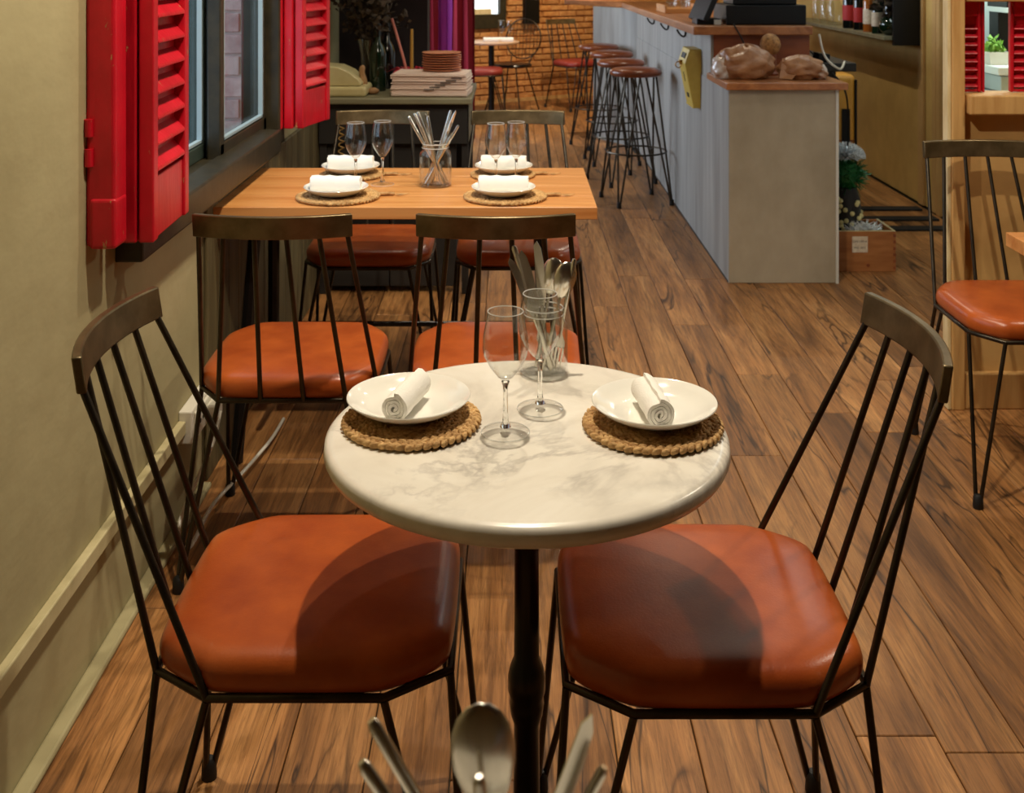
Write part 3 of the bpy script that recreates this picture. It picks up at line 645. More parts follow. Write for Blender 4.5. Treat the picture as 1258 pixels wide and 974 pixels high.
for _ in range(200):
    a = rn.uniform(0, 6.28); b = rn.uniform(0, 1); c = Vector((.16 + rn.uniform(-.06, .06), .05 + rn.uniform(-.03, .05), .185)); q.tube([c, c + Vector((math.cos(a) * .04, math.sin(a) * .04, .04 * b))], .0016, 3)
tag(q.build('white_tinsel', 'tinsel_white', None), 'white tinsel spilling over the wine crate edge', 'tinsel', kind='stuff').location = (1.5, 5.28, 0)
ct = thing('christmas_decoration', (1.605, 5.42, .012), label='dotted black wrapped Christmas decoration with green and white tinsel on top', cat='decoration')
MB().lathe([(.06, 0), (.075, .02), (.07, .3), (.05, .36), (0, .36)], 20).build('wrap', 'dot_wrap', ct, smooth=40)
for i in range(26):
    a = rn.uniform(-2.9, .2); z = .1 + i * .0085; rr_ = .0755
    MB().ell((rr_ * math.cos(a), rr_ * math.sin(a), z), (.012, .012, .012), 8, 5).build('dot', 'dot', ct)
q = MB()
for _ in range(500):
    d = Vector((rn.gauss(0, 1), rn.gauss(0, 1), rn.gauss(0, 1))).normalized(); c = Vector((0, 0, .42)) + d * .06; q.tube([c, c + (d + Vector((rn.gauss(0, .5), rn.gauss(0, .5), rn.gauss(0, .5)))) * .03], .0018, 3)
q.ell((0, 0, .42), (.07, .07, .075), 12, 8); q.build('green_tinsel', 'tinsel_green', ct)['kind'] = 'stuff'
q = MB()
for _ in range(600):
    d = Vector((rn.gauss(0, 1), rn.gauss(0, 1), abs(rn.gauss(0, .6)))).normalized(); c = Vector((0, 0, .50)) + Vector((d.x * .04, d.y * .04, d.z * .02)); q.tube([c, c + d * .055], .0026, 3)
q.build('white_tinsel', 'tinsel_white', ct)['kind'] = 'stuff'

# ================================================================== CHAIRS
def octo(sx=1.0): return [(-.148 * sx, -.21 * sx), (.148 * sx, -.21 * sx), (.21 * sx, -.122 * sx), (.21 * sx, .122 * sx), (.148 * sx, .21 * sx), (-.148 * sx, .21 * sx), (-.21 * sx, .122 * sx), (-.21 * sx, -.122 * sx)]
def rounded(poly, it=3):
    for _ in range(it):
        o = []
        for i in range(len(poly)):
            a = poly[i]; b = poly[(i + 1) % len(poly)]; t = .11 if _ == 0 else .25
            o += [(a[0] * (1 - t) + b[0] * t, a[1] * (1 - t) + b[1] * t), (a[0] * t + b[0] * (1 - t), a[1] * t + b[1] * (1 - t))]
        poly = o
    return poly
def cushion(leather):
    oc = rounded(octo(1.0), 3); n = len(oc)
    rings = [(.0, .432), (.985, .432), (1.004, .437), (1.016, .447), (1.018, .457), (1.006, .468), (.978, .4765), (.93, .4825), (.86, .486), (.7, .4885), (.45, .490), (.2, .491), (0, .491)]
    m = MB(); vs = []; fs = []
    for s_, z in rings: vs += [(x * s_, y * s_, z) for x, y in oc]
    for i in range(len(rings) - 1):
        for k in range(n): l = (k + 1) % n; fs.append((i * n + k, i * n + l, (i + 1) * n + l, (i + 1) * n + k))
    return m.add(vs, fs)
def rail_curve(t): return (-.176 + .352 * t, -.31 - .034 * (1 - (2 * t - 1) ** 2))
def make_chair(leather='leather'):
    t = thing('dining_chair')
    cushion(leather).build('seat_cushion', leather, t, smooth=50)
    MB().tube([(x, y, .428) for x, y in octo()], .0062, 8, True).build('seat_frame', 'iron', t, smooth=50)
    nseg = 14; m = MB(); vs = []; fs = []
    for i in range(nseg + 1):
        x, y = rail_curve(i / nseg)
        x2, y2 = rail_curve(min(1, i / nseg + .01)); x1, y1 = rail_curve(max(0, i / nseg - .01)); d = Vector((x2 - x1, y2 - y1)).normalized(); nx, ny = -d.y, d.x
        th = .007
        vs += [(x + nx * th, y + ny * th + .004, .832), (x - nx * th, y - ny * th + .004, .832), (x - nx * th, y - ny * th - .004, .884), (x + nx * th, y + ny * th - .004, .884)]
    for i in range(nseg):
        for k in range(4): l = (k + 1) % 4; fs.append((i * 4 + k, i * 4 + l, i * 4 + 4 + l, i * 4 + 4 + k))
    fs += [(0, 1, 2, 3), tuple(nseg * 4 + k for k in (3, 2, 1, 0))]
    m.add(vs, fs).build('top_rail', 'rail_metal', t, smooth=40, bevel=.0025)
    for tt, bx, by in ((.03, -.21, -.122), (.2, -.148, -.21), (.4, -.05, -.21), (.6, .05, -.21), (.8, .148, -.21), (.97, .21, -.122)):
        x, y = rail_curve(tt); MB().tube([(x, y + .004, .838), (bx, by, .428)], .0058, 8).build('spindle', 'iron', t, smooth=50)
    for sx in (-1, 1):
        for sy in (-1, 1):
            fx, fy = .232 * sx, .237 * sy
            a = Vector((.21 * sx, .122 * sy, .424)); b = Vector((.148 * sx, .21 * sy, .424)); f = Vector((fx, fy, .012))
            off = (a - b).normalized() * .006
            lg = MB().tube([a, f + off], .0058, 8).tube([b, f - off], .0058, 8).build('hairpin_leg', 'iron', t, smooth=50)
            MB().lathe([(.013, 0), (.014, .004), (.0125, .03), (.008, .036), (0, .036)], 12, (fx, fy, 0)).build('foot_cap', 'rubber', lg, smooth=40)
    return t
c0 = make_chair()
chairs = [((-.298, 1.757), -90, 'near chair with orange leather seat beside the left wall, tucked under the marble table'),
          ((.286, 1.724), 90, 'near chair with orange leather seat to the right of the marble table'),
          ((-.532, 2.815), 0, 'chair with its back to us at the wooden table, next to the power socket'),
          ((-.036, 2.815), 0, 'chair with its back to us at the wooden table, right behind the marble table glasses'),
          ((-.49, 3.95), 180, 'chair on the far side of the wooden table nearest the window'),
          ((.022, 3.95), 180, 'chair on the far side of the wooden table nearest the bar stools'),
          ((1.465, 3.215), 180, 'chair facing us against the tan kitchen partition')]
for i, ((x, y), rz, lb) in enumerate(chairs):
    o = c0 if i == 0 else copy_tree(c0)
    o.location = (x, y, 0); o.rotation_euler = (0, 0, R(rz)); tag(o, lb, 'chair', 'metal spindle back chairs with leather seats')
c1 = make_chair('leather_red'); c1.location = (-.30, 10.45, 0); c1.rotation_euler = (0, 0, R(-90)); tag(c1, 'red seated chair with its back to us at the far round table', 'chair', 'metal spindle back chairs with leather seats')
c2 = copy_tree(c1); c2.location = (.66, 11.35, 0); c2.rotation_euler = (0, 0, R(-150)); tag(c2, 'red seated chair standing alone against the brick wall', 'chair', 'metal spindle back chairs with leather seats')
# round wire back chair
rc = thing('wire_back_chair', (.0, 11.15, 0), R(150), 'dark chair with a round wire hoop back at the far table', 'chair')
MB().lathe([(.19, .44), (.2, .45), (.19, .465), (0, .47)], 24).build('seat', 'black_iron', rc, smooth=40)
hp = [(.2 * math.cos(a * R(15)), -.2 - .06 * (.5 + .5 * math.sin(a * R(15))), .70 + .2 * math.sin(a * R(15))) for a in range(24)]
MB().tube(hp, .007, 6, True).build('hoop', 'iron', rc, smooth=50)
for i in range(9):
    xx = -.16 + .04 * i; hh = math.sqrt(max(.2 ** 2 - xx ** 2, 0)); MB().tube([(xx, -.2 - .06 * (.5 - .5 * hh / .2), .70 - hh), (xx, -.2 - .06 * (.5 + .5 * hh / .2), .70 + hh)], .0025, 5).build('back_wire', 'iron', rc)
for i in range(7):
    zz = -.15 + .05 * i; hh = math.sqrt(max(.2 ** 2 - zz ** 2, 0)); yv = -.23 - .03 * zz / .2
    MB().tube([(-hh, yv, .70 + zz), (hh, yv, .70 + zz)], .0025, 5).build('back_wire', 'iron', rc)
for sx in (-1, 1):
    MB().tube([(.12 * sx, -.2, .53), (.10 * sx, -.15, .45)], .007, 6).build('back_strut', 'iron', rc)
    for sy in (-1, 1): MB().tube([(.10 * sx, .1 * sy, .445), (.2 * sx, .19 * sy, 0)], .007, 6).build('leg', 'iron', rc)

# ================================================================== BAR STOOLS
def make_stool():
    t = thing('bar_stool')
    MB().lathe([(0, .765), (.14, .765), (.155, .772), (.16, .785), (.157, .798), (.14, .808), (.09, .815), (0, .818)], 32).build('seat', 'stool_leather', t, smooth=50)
    MB().tube([(.186 * math.cos(a * R(10)), .186 * math.sin(a * R(10)), .308) for a in range(36)], .006, 6, True).build('foot_ring', 'iron', t, smooth=50)
    for q in range(4):
        a = R(45 + 90 * q); f = Vector((.235 * math.cos(a), .235 * math.sin(a), .012))
        m = MB()
        for s_ in (-1, 1):
            b = a + s_ * R(36); off = Vector((-math.sin(a), math.cos(a), 0)) * .006 * s_
            m.tube([(.125 * math.cos(b), .125 * math.sin(b), .766), f + off], .0065, 7)
        lg = m.build('hairpin_leg', 'iron', t, smooth=50)
        MB().lathe([(.014, 0), (.015, .004), (.013, .034), (0, .038)], 10, (f.x, f.y, 0)).build('foot_cap', 'rubber', lg, smooth=40)
    return t
s0 = make_stool()
for i, (x, y, rz) in enumerate([(.755, 6.86, 14), (.725, 7.49, 24), (.728, 8.22, 8), (.69, 8.95, 22)]):
    o = s0 if i == 0 else copy_tree(s0); o.location = (x, y, 0); o.rotation_euler = (0, 0, R(rz))
    tag(o, ['brown leather bar stool nearest us along the bar', 'second brown leather bar stool along the bar', 'third brown leather bar stool along the bar', 'farthest brown leather bar stool along the bar'][i], 'bar stool', 'hairpin bar stools at the counter')

# ================================================================== TABLES
def marble_table(loc, label):
    t = thing('marble_table', loc, 0, label, 'table')
    MB().lathe([(0, .706), (.268, .706), (.286, .708), (.296, .714), (.3005, .7235), (.299, .735), (.294, .7395), (.286, .741), (.0, .741)], 96).build('marble_top', 'marble', t, smooth=45)
    MB().lathe([(0, .02), (.03, .02), (.03, .10), (.02, .13), (.019, .30), (.024, .315), (.026, .33), (.025, .34), (.028, .35), (.028, .372), (.025, .385), (.019, .40), (.018, .56), (.02, .565), (.022, .58), (.019, .60), (.019, .62), (.025, .64), (.019, .66), (.03, .69), (.06, .7055), (0, .7055)], 24).build('column', 'black_iron', t, smooth=40)
    for k in range(3):
        a = R(30 + 120 * k); c, s_ = math.cos(a), math.sin(a)
        MB().tube(bez([(0.015 * c, .015 * s_, .11), (.09 * c, .09 * s_, .10), (.17 * c, .17 * s_, .045), (.24 * c, .24 * s_, .016)], 5), [.018] * 6 + [.016] * 5 + [.013] * 5, 8).build('foot', 'black_iron', t, smooth=50)
    MB().obox((0, 0, .702), (.3, .03, .006)).obox((0, 0, .702), (.03, .3, .006)).build('top_bracket', 'black_iron', t)
    return t
marble_table((.022, 1.687, 0), 'round white marble bistro table in the foreground')
marble_table((-.01, .57, 0), 'round marble table right below the camera')
def wood_table(loc, wx, wy, label):
    t = thing('wooden_table', loc, 0, label, 'table')
    n = 4; pwid = wy / n
    bm_ = B(0, wx, .0004, pwid - .0004, .715, .75).mesh('top_board', 'table_wood')
    for k in range(n): link('top_board', bm_, t, .0015, 1).location = (0, k * pwid, 0)
    for fx in (.09, wx - .16):
        for s_ in (-1, 1):
            MB().tube([(fx, wy / 2 + s_ * .12, .712), (fx + (.03 if fx > wx / 2 else -.03), wy / 2 + s_ * (wy / 2 - .06), .0)], .019, 8).build('leg', 'black_iron', t, smooth=40)
        B(fx - .025, fx + .025, .06, wy - .06, .703, .715).build('top_plate', 'black_iron', t)
    MB().tube([(.15, wy / 2 + .16, .27), (wx - .15, wy / 2 + .16, .27)], .009, 8).build('stretcher', 'black_iron', t)
    for fx in (.15, wx - .15): MB().tube([(fx, wy / 2 - .17, .27), (fx, wy / 2 + .17, .27)], .009, 8).build('cross_bar', 'black_iron', t)
    return t
wood_table((-.856, 3.19, 0), 1.098, .622, 'long wooden table set for four under the window')
wood_table((1.268, 2.27, 0), .75, .622, 'wooden table at the right edge of the picture')
ft = thing('round_table', (-.2, 10.9, 0), 0, 'far round table set with glasses behind the curtain', 'table')
MB().lathe([(0, .68), (.26, .68), (.27, .69), (.27, .70), (.26, .705), (0, .705)], 40).build('top', 'table_top_pink', ft, smooth=40); MB().lathe([(.2, 0), (.2, .01), (.03, .03), (.028, .67), (.08, .68), (0, .68)], 20).build('pedestal', 'black_iron', ft, smooth=40)

# ================================================================== TABLEWARE
def mat_mesh(Rm, name='braided_mat'):
    m = MB(); rn = random.Random(int(Rm * 1000)); r = Rm - .006; k = 0
    while r > .01:
        n = max(6, int(2 * math.pi * r / .0125))
        for i in range(n):
            for s_ in (-1, 1):
                a = 2 * math.pi * (i + (.25 if s_ > 0 else -.25)) / n + k * .3
                M = Matrix.Rotation(a + math.pi / 2 + s_ * .5, 3, 'Z') @ Matrix.Rotation(rn.uniform(-.2, .2), 3, 'X')
                m.ell((math.cos(a) * (r + s_ * .0028), math.sin(a) * (r + s_ * .0028), .0062 + rn.uniform(-.0006, .0012)), (.0098, .0042, .0052), 6, 4, M)
        r -= .0118; k += 1
    return m.mesh(name, 'straw', 70)
mm_small = mat_mesh(.104); mm_big = mat_mesh(.122)
def tail_mesh(L_):
    m = MB(); n = int(L_ / .007)
    for i in range(n):
        for s_ in (-1, 1):
            M = Matrix.Rotation(s_ * .5, 3, 'Z'); m.ell((i * .007, s_ * .0032 + .004 * math.sin(i * .4), .006), (.009, .004, .005), 6, 4, M)
    for j in range(5): m.tube([(n * .007, 0, .006), (n * .007 + .02 + .006 * j, (j - 2) * .007, .004)], .001, 4)
    return m.mesh('mat_tail', 'straw', 70)
tail = tail_mesh(.055)
plate_prof = [(0, .0), (.052, .0), (.056, .003), (.072, .0085), (.086, .0165), (.0930, .0225), (.0945, .0245), (.0938, .0256), (.0908, .0246), (.082, .0185), (.070, .0118), (.058, .0072), (.03, .006), (0, .006)]
plate_me = MB().lathe(plate_prof, 64).mesh('plate', 'porcelain', 60)
def napkin_mesh(L_, r0=.0185, turns=3.2):
    th = .0022; step = .0052; n = 84; cen = []
    for i in range(n + 1):
        q = 2 * math.pi * turns * i / n; r = r0 - step * (turns - q / (2 * math.pi)); r = max(r, .0012)
        cen.append((r * math.cos(q - 1.6), r * math.sin(q - 1.6)))
    # tail lying on the plate
    o1 = []; o2 = []
    for i, p in enumerate(cen):
        a = cen[max(0, i - 1)]; b = cen[min(len(cen) - 1, i + 1)]; d = Vector((b[0] - a[0], b[1] - a[1])).normalized()
        o1.append((p[0] - d.y * th, p[1] + d.x * th)); o2.append((p[0] + d.y * th, p[1] - d.x * th))
    m = MB(); K = len(cen); slices = 9; vs = []; fs = []
    rn = random.Random(4)
    for s_ in range(slices):
        y = -L_ / 2 + L_ * s_ / (slices - 1); wob = (rn.uniform(-.0006, .0006), rn.uniform(-.0004, .0008)); sc_ = 1 + (rn.uniform(-.07, .07) if L_ > .12 else rn.uniform(-.02, .03))
        vs += [(p[0] * sc_ + wob[0], y + .002 * math.sin(p[0] * 300), p[1] * sc_ + wob[1]) for p in o1 + o2[::-1]]
    W = 2 * K
    for s_ in range(slices - 1):
        for k in range(W): l = (k + 1) % W; fs.append((s_ * W + k, s_ * W + l, (s_ + 1) * W + l, (s_ + 1) * W + k))
    for s_ in (0, slices - 1):
        for k in range(K - 1): a, b, c, d = k, k + 1, W - 2 - k, W - 1 - k; fs.append(tuple(s_ * W + j for j in (a, b, c, d)))
    return m.add(vs, fs).mesh('rolled_napkin', 'napkin', 50)
nap_small = napkin_mesh(.108, .0205, 3.5); nap_long = napkin_mesh(.145, .0235, 4.0)
def place_setting(x, y, z, mx, my, mesh_m, prefix, nap, na, nx, ny, tail_a=None, group=''):
    m = thing('placemat', (mx, my, z), random.uniform(0, 6), 'braided straw placemat ' + prefix, 'placemat', 'braided straw placemats')
    m.rotation_euler = (0, 0, 0)
    link('braid', mesh_m, m)
    if tail_a is not None:
        t_ = link('mat_tail', tail, m); rr_ = .118 if mesh_m is mm_big else .1; t_.location = (rr_ * math.cos(tail_a), rr_ * math.sin(tail_a), 0); t_.rotation_euler = (0, 0, tail_a * .3)
    p = link('plate', plate_me); p.location = (x, y, z + .0122); tag(p, 'white porcelain plate ' + prefix, 'plate', 'white coupe plates')
    n = link('rolled_napkin', nap); n.location = (x + nx, y + ny, z + .0122 + .0065 + (.0255 if nap is nap_long else .0222)); n.rotation_euler = (0, 0, na); tag(n, 'rolled white cloth napkin ' + prefix, 'napkin', 'rolled white napkins')
place_setting(-.158, 1.722, .741, -.152, 1.704, mm_small, 'on the left of the marble table', nap_small, R(-14), -.003, -.012)
place_setting(.215, 1.70, .741, .211, 1.69, mm_small, 'on the right of the marble table', nap_small, R(7), -.006, -.012)
place_setting(-.517, 3.31, .75, -.512, 3.315, mm_big, 'at the near left of the wooden table', nap_long, R(88), 0, 0, R(15))
place_setting(-.525, 3.665, .75, -.52, 3.66, mm_small, 'at the far left of the wooden table', nap_long, R(92), 0, 0, R(5))
place_setting(-.025, 3.31, .75, -.02, 3.315, mm_big, 'at the near right of the wooden table', nap_long, R(90), 0, 0, R(10))
place_setting(-.027, 3.665, .75, -.03, 3.66, mm_small, 'at the far right of the wooden table', nap_long, R(89), 0, 0, R(10))
def dome(prof, n):
    m = MB().lathe(prof, n); m.f = [f for f in m.f if len(f) == 4]; return m
def wine_glass(x, y, z, h, label):
    t = thing('wine_glass', (x, y, z), 0, label, 'wine glass', 'stemmed wine glasses'); k = h / .182
    b0 = .078
    bowl = [(0, b0), (.006, b0 + .001), (.012, b0 + .006), (.024, b0 + .022), (.032, b0 + .038), (.0345, b0 + .05), (.0335, b0 + .065), (.030, b0 + .085), (.0262, b0 + .104)]
    m = MB(); prof = bowl + [(r - .0009, z_) for r, z_ in bowl[::-1][:-2]] + [(.004, b0 + .004), (0, b0 + .004)]
    m.lathe([(r, z_ * k) for r, z_ in prof], 40).build('bowl', 'thin_glass', t, smooth=60)
    MB().tube([(.036 * math.cos(R(9) * a), .036 * math.sin(R(9) * a), .0012) for a in range(40)], .0007, 6, True).build('foot_edge', 'rim_highlight', t, smooth=60)
    MB().tube([(.0264 * math.cos(R(9) * a), .0264 * math.sin(R(9) * a), (b0 + .104) * k) for a in range(40)], .0008, 6, True).build('rim', 'rim_highlight', t, smooth=60)
    MB().lathe([(0, .0088), (.0082, .0088), (.0046, .018), (.0036, .03), (.0033, .055), (.004, .07), (.006, .0765), (0, .0785)], 28).build('stem', 'solid_glass', t, smooth=60)
    dome([(.0362, .0006), (.0365, .0012), (.035, .0022), (.02, .0045), (.008, .0087)], 40).build('foot', 'foot_glass', t, smooth=60)
    [c for c in t.children if c.name.startswith('stem')][0].scale = (1, 1, k)
    return t
wine_glass(-.0097, 1.672, .7412, .18, 'wine glass standing in front on the marble table')
wine_glass(.044, 1.762, .7412, .18, 'wine glass standing just in front of the cutlery jar on the marble table')
wine_glass(-.486, 3.50, .7502, .196, 'wine glass over the far left plate of the wooden table')
wine_glass(-.405, 3.52, .7502, .198, 'wine glass between the left plates and the cutlery jar on the wooden table')
wine_glass(-.05, 3.49, .7502, .195, 'left of the two wine glasses by the right plates of the wooden table')
wine_glass(.013, 3.50, .7502, .198, 'right of the two wine glasses by the right plates of the wooden table')
for i, xx in enumerate((-.12, -.02)):
    wine_glass(-.1 + i * .075, 10.85, .7052, .2, ['left wine glass on the far round table', 'right wine glass on the far round table'][i])
for i, (xx, yy) in enumerate(((-.2, 10.8), (-.06, 10.82))):
    o = link('rolled_napkin', nap_long); o.location = (xx, yy, .725); o.rotation_euler = (0, 0, R(88)); tag(o, ['left rolled white napkin on the far round table', 'right rolled white napkin on the far round table'][i], 'napkin', 'rolled white napkins')
def jar(x, y, z, r, h, label):
    t = thing('cutlery_jar', (x, y, z), 0, label, 'jar', 'glass cutlery jars')
    o = [(0, 0), (r * .9, 0), (r, .006), (r, h * .72), (r * .95, h * .8), (r * .80, h * .86), (r * .80, h * .89), (r * .85, h * .90), (r * .85, h * .925), (r * .80, h * .935), (r * .80, h * .96), (r * .83, h * .97), (r * .83, h)]
    i_ = [(r * .78, h), (r * .76, h * .96), (r * .75, h * .86), (r * .9, h * .8), (r * .95, h * .72), (r * .95, .012), (r * .85, .007), (0, .007)]
    MB().lathe(o + i_, 40).build('glass_body', 'thin_glass', t, smooth=50)
    for rr_, zz_ in ((r * .81, h), (r * .84, h * .912)): MB().tube([(rr_ * math.cos(R(9) * a), rr_ * math.sin(R(9) * a), zz_) for a in range(40)], .0012, 6, True).build('rim', 'rim_highlight', t, smooth=60)
    MB().lathe([(0, .0005), (r * .9, .0005), (r * .985, .006), (r * .93, .006), (0, .006)], 32).build('thick_base', 'foot_glass', t, smooth=50)
    return t
# cutlery meshes, local +z along length, origin at bottom end
def spoon_mesh():
    m = MB(); m.tube([(0, 0, 0), (0, .001, .05), (0, .0, .11), (0, -.002, .135)], [.0045, .0036, .0028, .0026], 8)
    nu, nv = 18, 8; vs = []; fs = []
    for sgn in (0, 1):
        o = len(vs)
        for j in range(nv + 1):
            rho = j / nv
            for k in range(nu):
                a = 2 * math.pi * k / nu; zz = .165 + .034 * rho * math.cos(a); xx = .0205 * rho * math.sin(a) * (1 + .12 * math.cos(a))
                vs.append((xx, .009 * (1 - rho ** 2) + (.0012 if sgn else 0) - .002, zz))
        for j in range(nv):
            for k in range(nu): l = (k + 1) % nu; fs.append((o + j * nu + k, o + j * nu + l, o + (j + 1) * nu + l, o + (j + 1) * nu + k))
    e = (nv) * nu; o = (nv + 1) * nu
    for k in range(nu): l = (k + 1) % nu; fs.append((e + k, e + l, o + e + l, o + e + k))
    return m.add(vs, fs).mesh('spoon', 'steel', 60)
def knife_mesh():
    m = MB(); m.tube([(0, 0, 0), (0, 0, .005), (0, 0, .09), (0, 0, .1)], [.003, .0048, .0042, .003], 8)
    poly = [(-.004, .098), (.004, .098), (.0085, .115), (.0088, .17), (.006, .195), (.0, .207), (-.006, .20), (-.0065, .12)]
    m.prism(poly, -.0008, .0008, 'Y'); return m.mesh('knife', 'steel', 50)
def fork_mesh():
    m = MB(); m.tube([(0, 0, .205), (0, 0, .2), (0, .0, .12), (0, .001, .07), (0, .002, .06)], [.003, .0048, .0042, .0028, .0028], 8)
    m.prism([(-.003, .065), (.003, .065), (.011, .05), (.011, .04), (-.011, .04), (-.011, .05)], -.001, .0012, 'Y')
    for k in range(4): m.prism([(-.011 + k * .0062, .0), (-.0085 + k * .0062, 0), (-.0075 + k * .0062, .042), (-.011 + k * .0062, .042)], -.001, .001, 'Y')
    return m.mesh('fork', 'steel', 50)
SP, KN, FO = spoon_mesh(), knife_mesh(), fork_mesh()
def cut(me, kind, jx, jy, jz, bx, by, tx, ty, rz, label, group, scale=1.0):
    o = link(kind, me); o.location = (jx + bx, jy + by, jz + .009)
    d = Vector((tx - bx, ty - by, .12)).normalized()
    o.rotation_mode = 'QUATERNION'; xv = Vector((0, 1, 0)).cross(d).normalized(); yv_ = d.cross(xv); o.rotation_quaternion = (Matrix((xv, yv_, d)).transposed() @ Matrix.Rotation(rz, 3, 'Z')).to_quaternion(); o.scale = (scale,) * 3
    return tag(o, label, kind, group)
J1 = (.054, 1.915, .7412); jar(*J1, .0405, .112, 'glass jar holding cutlery at the back of the marble table')
g1 = 'cutlery in the marble table jar'
cut(KN, 'knife', *J1, .02, 0, -.030, .0, R(20), 'knife leaning farthest left in the marble table jar', g1, .98)
cut(FO, 'fork', *J1, .015, .012, -.024, .012, R(10), 'fork handle leaning left at the back of the marble table jar', g1, 1.05)
cut(KN, 'knife', *J1, .012, -.012, -.018, -.005, R(12), 'broad knife blade upright left of centre in the marble table jar', g1)
cut(KN, 'knife', *J1, .006, .01, -.004, .012, R(-14), 'broad knife blade nearest the spoons in the marble table jar', g1, 1.03)
cut(SP, 'spoon', *J1, -.012, .006, .009, .010, R(170), 'left spoon head showing above the marble table jar', g1, .94)
cut(SP, 'spoon', *J1, -.004, -.012, .028, -.004, R(190), 'right spoon head showing above the marble table jar', g1, .94)
cut(FO, 'fork', *J1, .018, -.004, .040, -.002, R(0), 'fork handle standing at the right of the marble table jar', g1, .92)
J2 = (-.238, 3.50, .7502); jar(*J2, .05, .132, 'tall glass jar holding cutlery on the wooden table')
g2 = 'cutlery in the wooden table jar'
for i, (bx, by, tx, ty, me, kd, lb, s_) in enumerate([
    (.03, 0, -.036, 0, FO, 'fork', 'fork handle leaning farthest left in the wooden table jar', 1.15),
    (.026, .012, -.026, .014, FO, 'fork', 'second handle from the left in the wooden table jar', 1.14),
    (.028, -.014, -.016, -.016, FO, 'fork', 'third handle from the left in the wooden table jar', 1.16),
    (.012, .018, -.014, .02, KN, 'knife', 'knife blade with a reddish glint in the wooden table jar', 1.05),
    (.016, -.02, -.006, -.022, FO, 'fork', 'fork handle left of centre in the wooden table jar', 1.05),
    (-.02, .01, .016, .012, FO, 'fork', 'first upright handle right of centre in the wooden table jar', 1.14),
    (-.016, .0, .026, -.004, KN, 'knife', 'tallest knife at the right of the wooden table jar', 1.16),
    (-.03, -.012, .034, -.012, SP, 'spoon', 'spoon leaning right out of the wooden table jar', .9),
    (-.03, .016, .038, .01, FO, 'fork', 'fork handle leaning farthest right in the wooden table jar', 1.0)]):
    cut(me, kd, *J2, bx, by, tx, ty, R(40 * i), lb, g2, s_)
J3 = (.0, .735, .7412); jar(*J3, .0405, .112, 'glass cutlery jar on the table right below the camera')
g3 = 'cutlery in the nearest jar'
cut(SP, 'spoon', *J3, .0, .0, -.013, -.002, R(188), 'large bright spoon head at the bottom of the picture', g3, 1.03)
cut(FO, 'fork', *J3, .018, .006, -.056, .012, R(0), 'handle just left of the spoon at the bottom of the picture', g3, 1.04)
cut(FO, 'fork', *J3, .02, -.008, -.064, -.006, R(0), 'lowest handle at the bottom left of the spoon', g3, 1.0)
cut(KN, 'knife', *J3, -.02, .005, .027, .01, R(25), 'knife blade leaning right at the bottom of the picture', g3, .97)
cut(FO, 'fork', *J3, -.012, -.014, -.018, -.024, R(0), 'handle in front of the spoon at the bottom of the picture', g3, .86)
cut(FO, 'fork', *J3, -.022, .01, .042, .008, R(0), 'short handle at the far right of the nearest jar', g3, .86)

# ================================================================== SHUTTERS
g = 'red window shutters'
def put(t, x, y, yaw, lb):
    t.location = (x, y, 0); t.rotation_euler = (0, 0, R(yaw)); t['label'] = lb
sB = louvre('window_shutter', .295, .852, 2.1, .985, .0545, 'red', '', 'shutter', g, .032, .036)
put(sB, -.820, 2.36, 1.5, 'red shutter leaf folded behind the front louvred leaf, near us')
sC = copy_tree(sB); put(sC, -.784, 2.362, 2, 'front red louvred shutter leaf nearest us')
sA = thing('shutter_post', (LX, 2.27, 0), label='thick red hanging post of the near shutters against the wall', cat='shutter post')
B(0, .06, 0, .07, .866, 2.1).build('post', 'red', sA, bevel=.008, seg=3)
B(.008, .062, -.004, .066, .862, .965).build('lower_block', 'red', sA, bevel=.008, seg=3)
sD = copy_tree(sB); put(sD, -.850, 4.0, 0, 'rear red shutter leaf against the wall past the window')
sE = copy_tree(sB); put(sE, -.815, 4.02, -4, 'middle red shutter leaf past the window')
sF = copy_tree(sB); put(sF, -.778, 4.03, -13, 'front red louvred shutter leaf past the window')
for o in (sD, sE, sF): o.scale = (1, .86, 1)
# chipped paint and hinge lugs on the near leaves
for z in (1.09, 1.03): MB().lathe([(0, 0), (.009, 0), (.009, .035), (0, .035)], 10, (.008, -.004, z)).build('hinge_lug', 'red', sA, smooth=40)

# ================================================================== SIDEBOARD AND ITS THINGS
sb = thing('console_table', (0, 0, 0), label='old console table against the dark wall behind the wooden table', cat='console table')
B(-.856, -.172, 4.86, 5.5, .835, .862).build('top', 'sideboard', sb, bevel=.005)
B(-.84, -.195, 4.90, 4.92, .66, .833).build('apron', 'sideboard_dark', sb); B(-.215, -.19, 4.92, 5.48, .655, .833).build('side_apron', 'sideboard', sb, bevel=.003)
for (xx, yy) in ((-.22, 4.92), (-.22, 5.44), (-.84, 4.92), (-.84, 5.44)): B(xx, xx + .03, yy, yy + .03, 0, .832).build('leg', 'sideboard_dark', sb)
B(-.83, -.54, 4.935, 4.955, .03, .66).build('door', 'sideboard_dark', sb, bevel=.003); B(-.535, -.245, 4.935, 4.955, .03, .66).build('door', 'sideboard_dark', sb, bevel=.003)
B(-.83, -.24, 5.46, 5.48, .02, .66).build('back_panel', 'sideboard_dark', sb); B(-.83, -.24, 4.98, 5.46, .16, .18).build('shelf', 'sideboard_dark', sb)
np_ = thing('newspaper_stack', (-.355, 5.02, .862), R(-4), 'stack of folded newspapers on the console table', 'newspapers'); rn = random.Random(11)
pm = {}
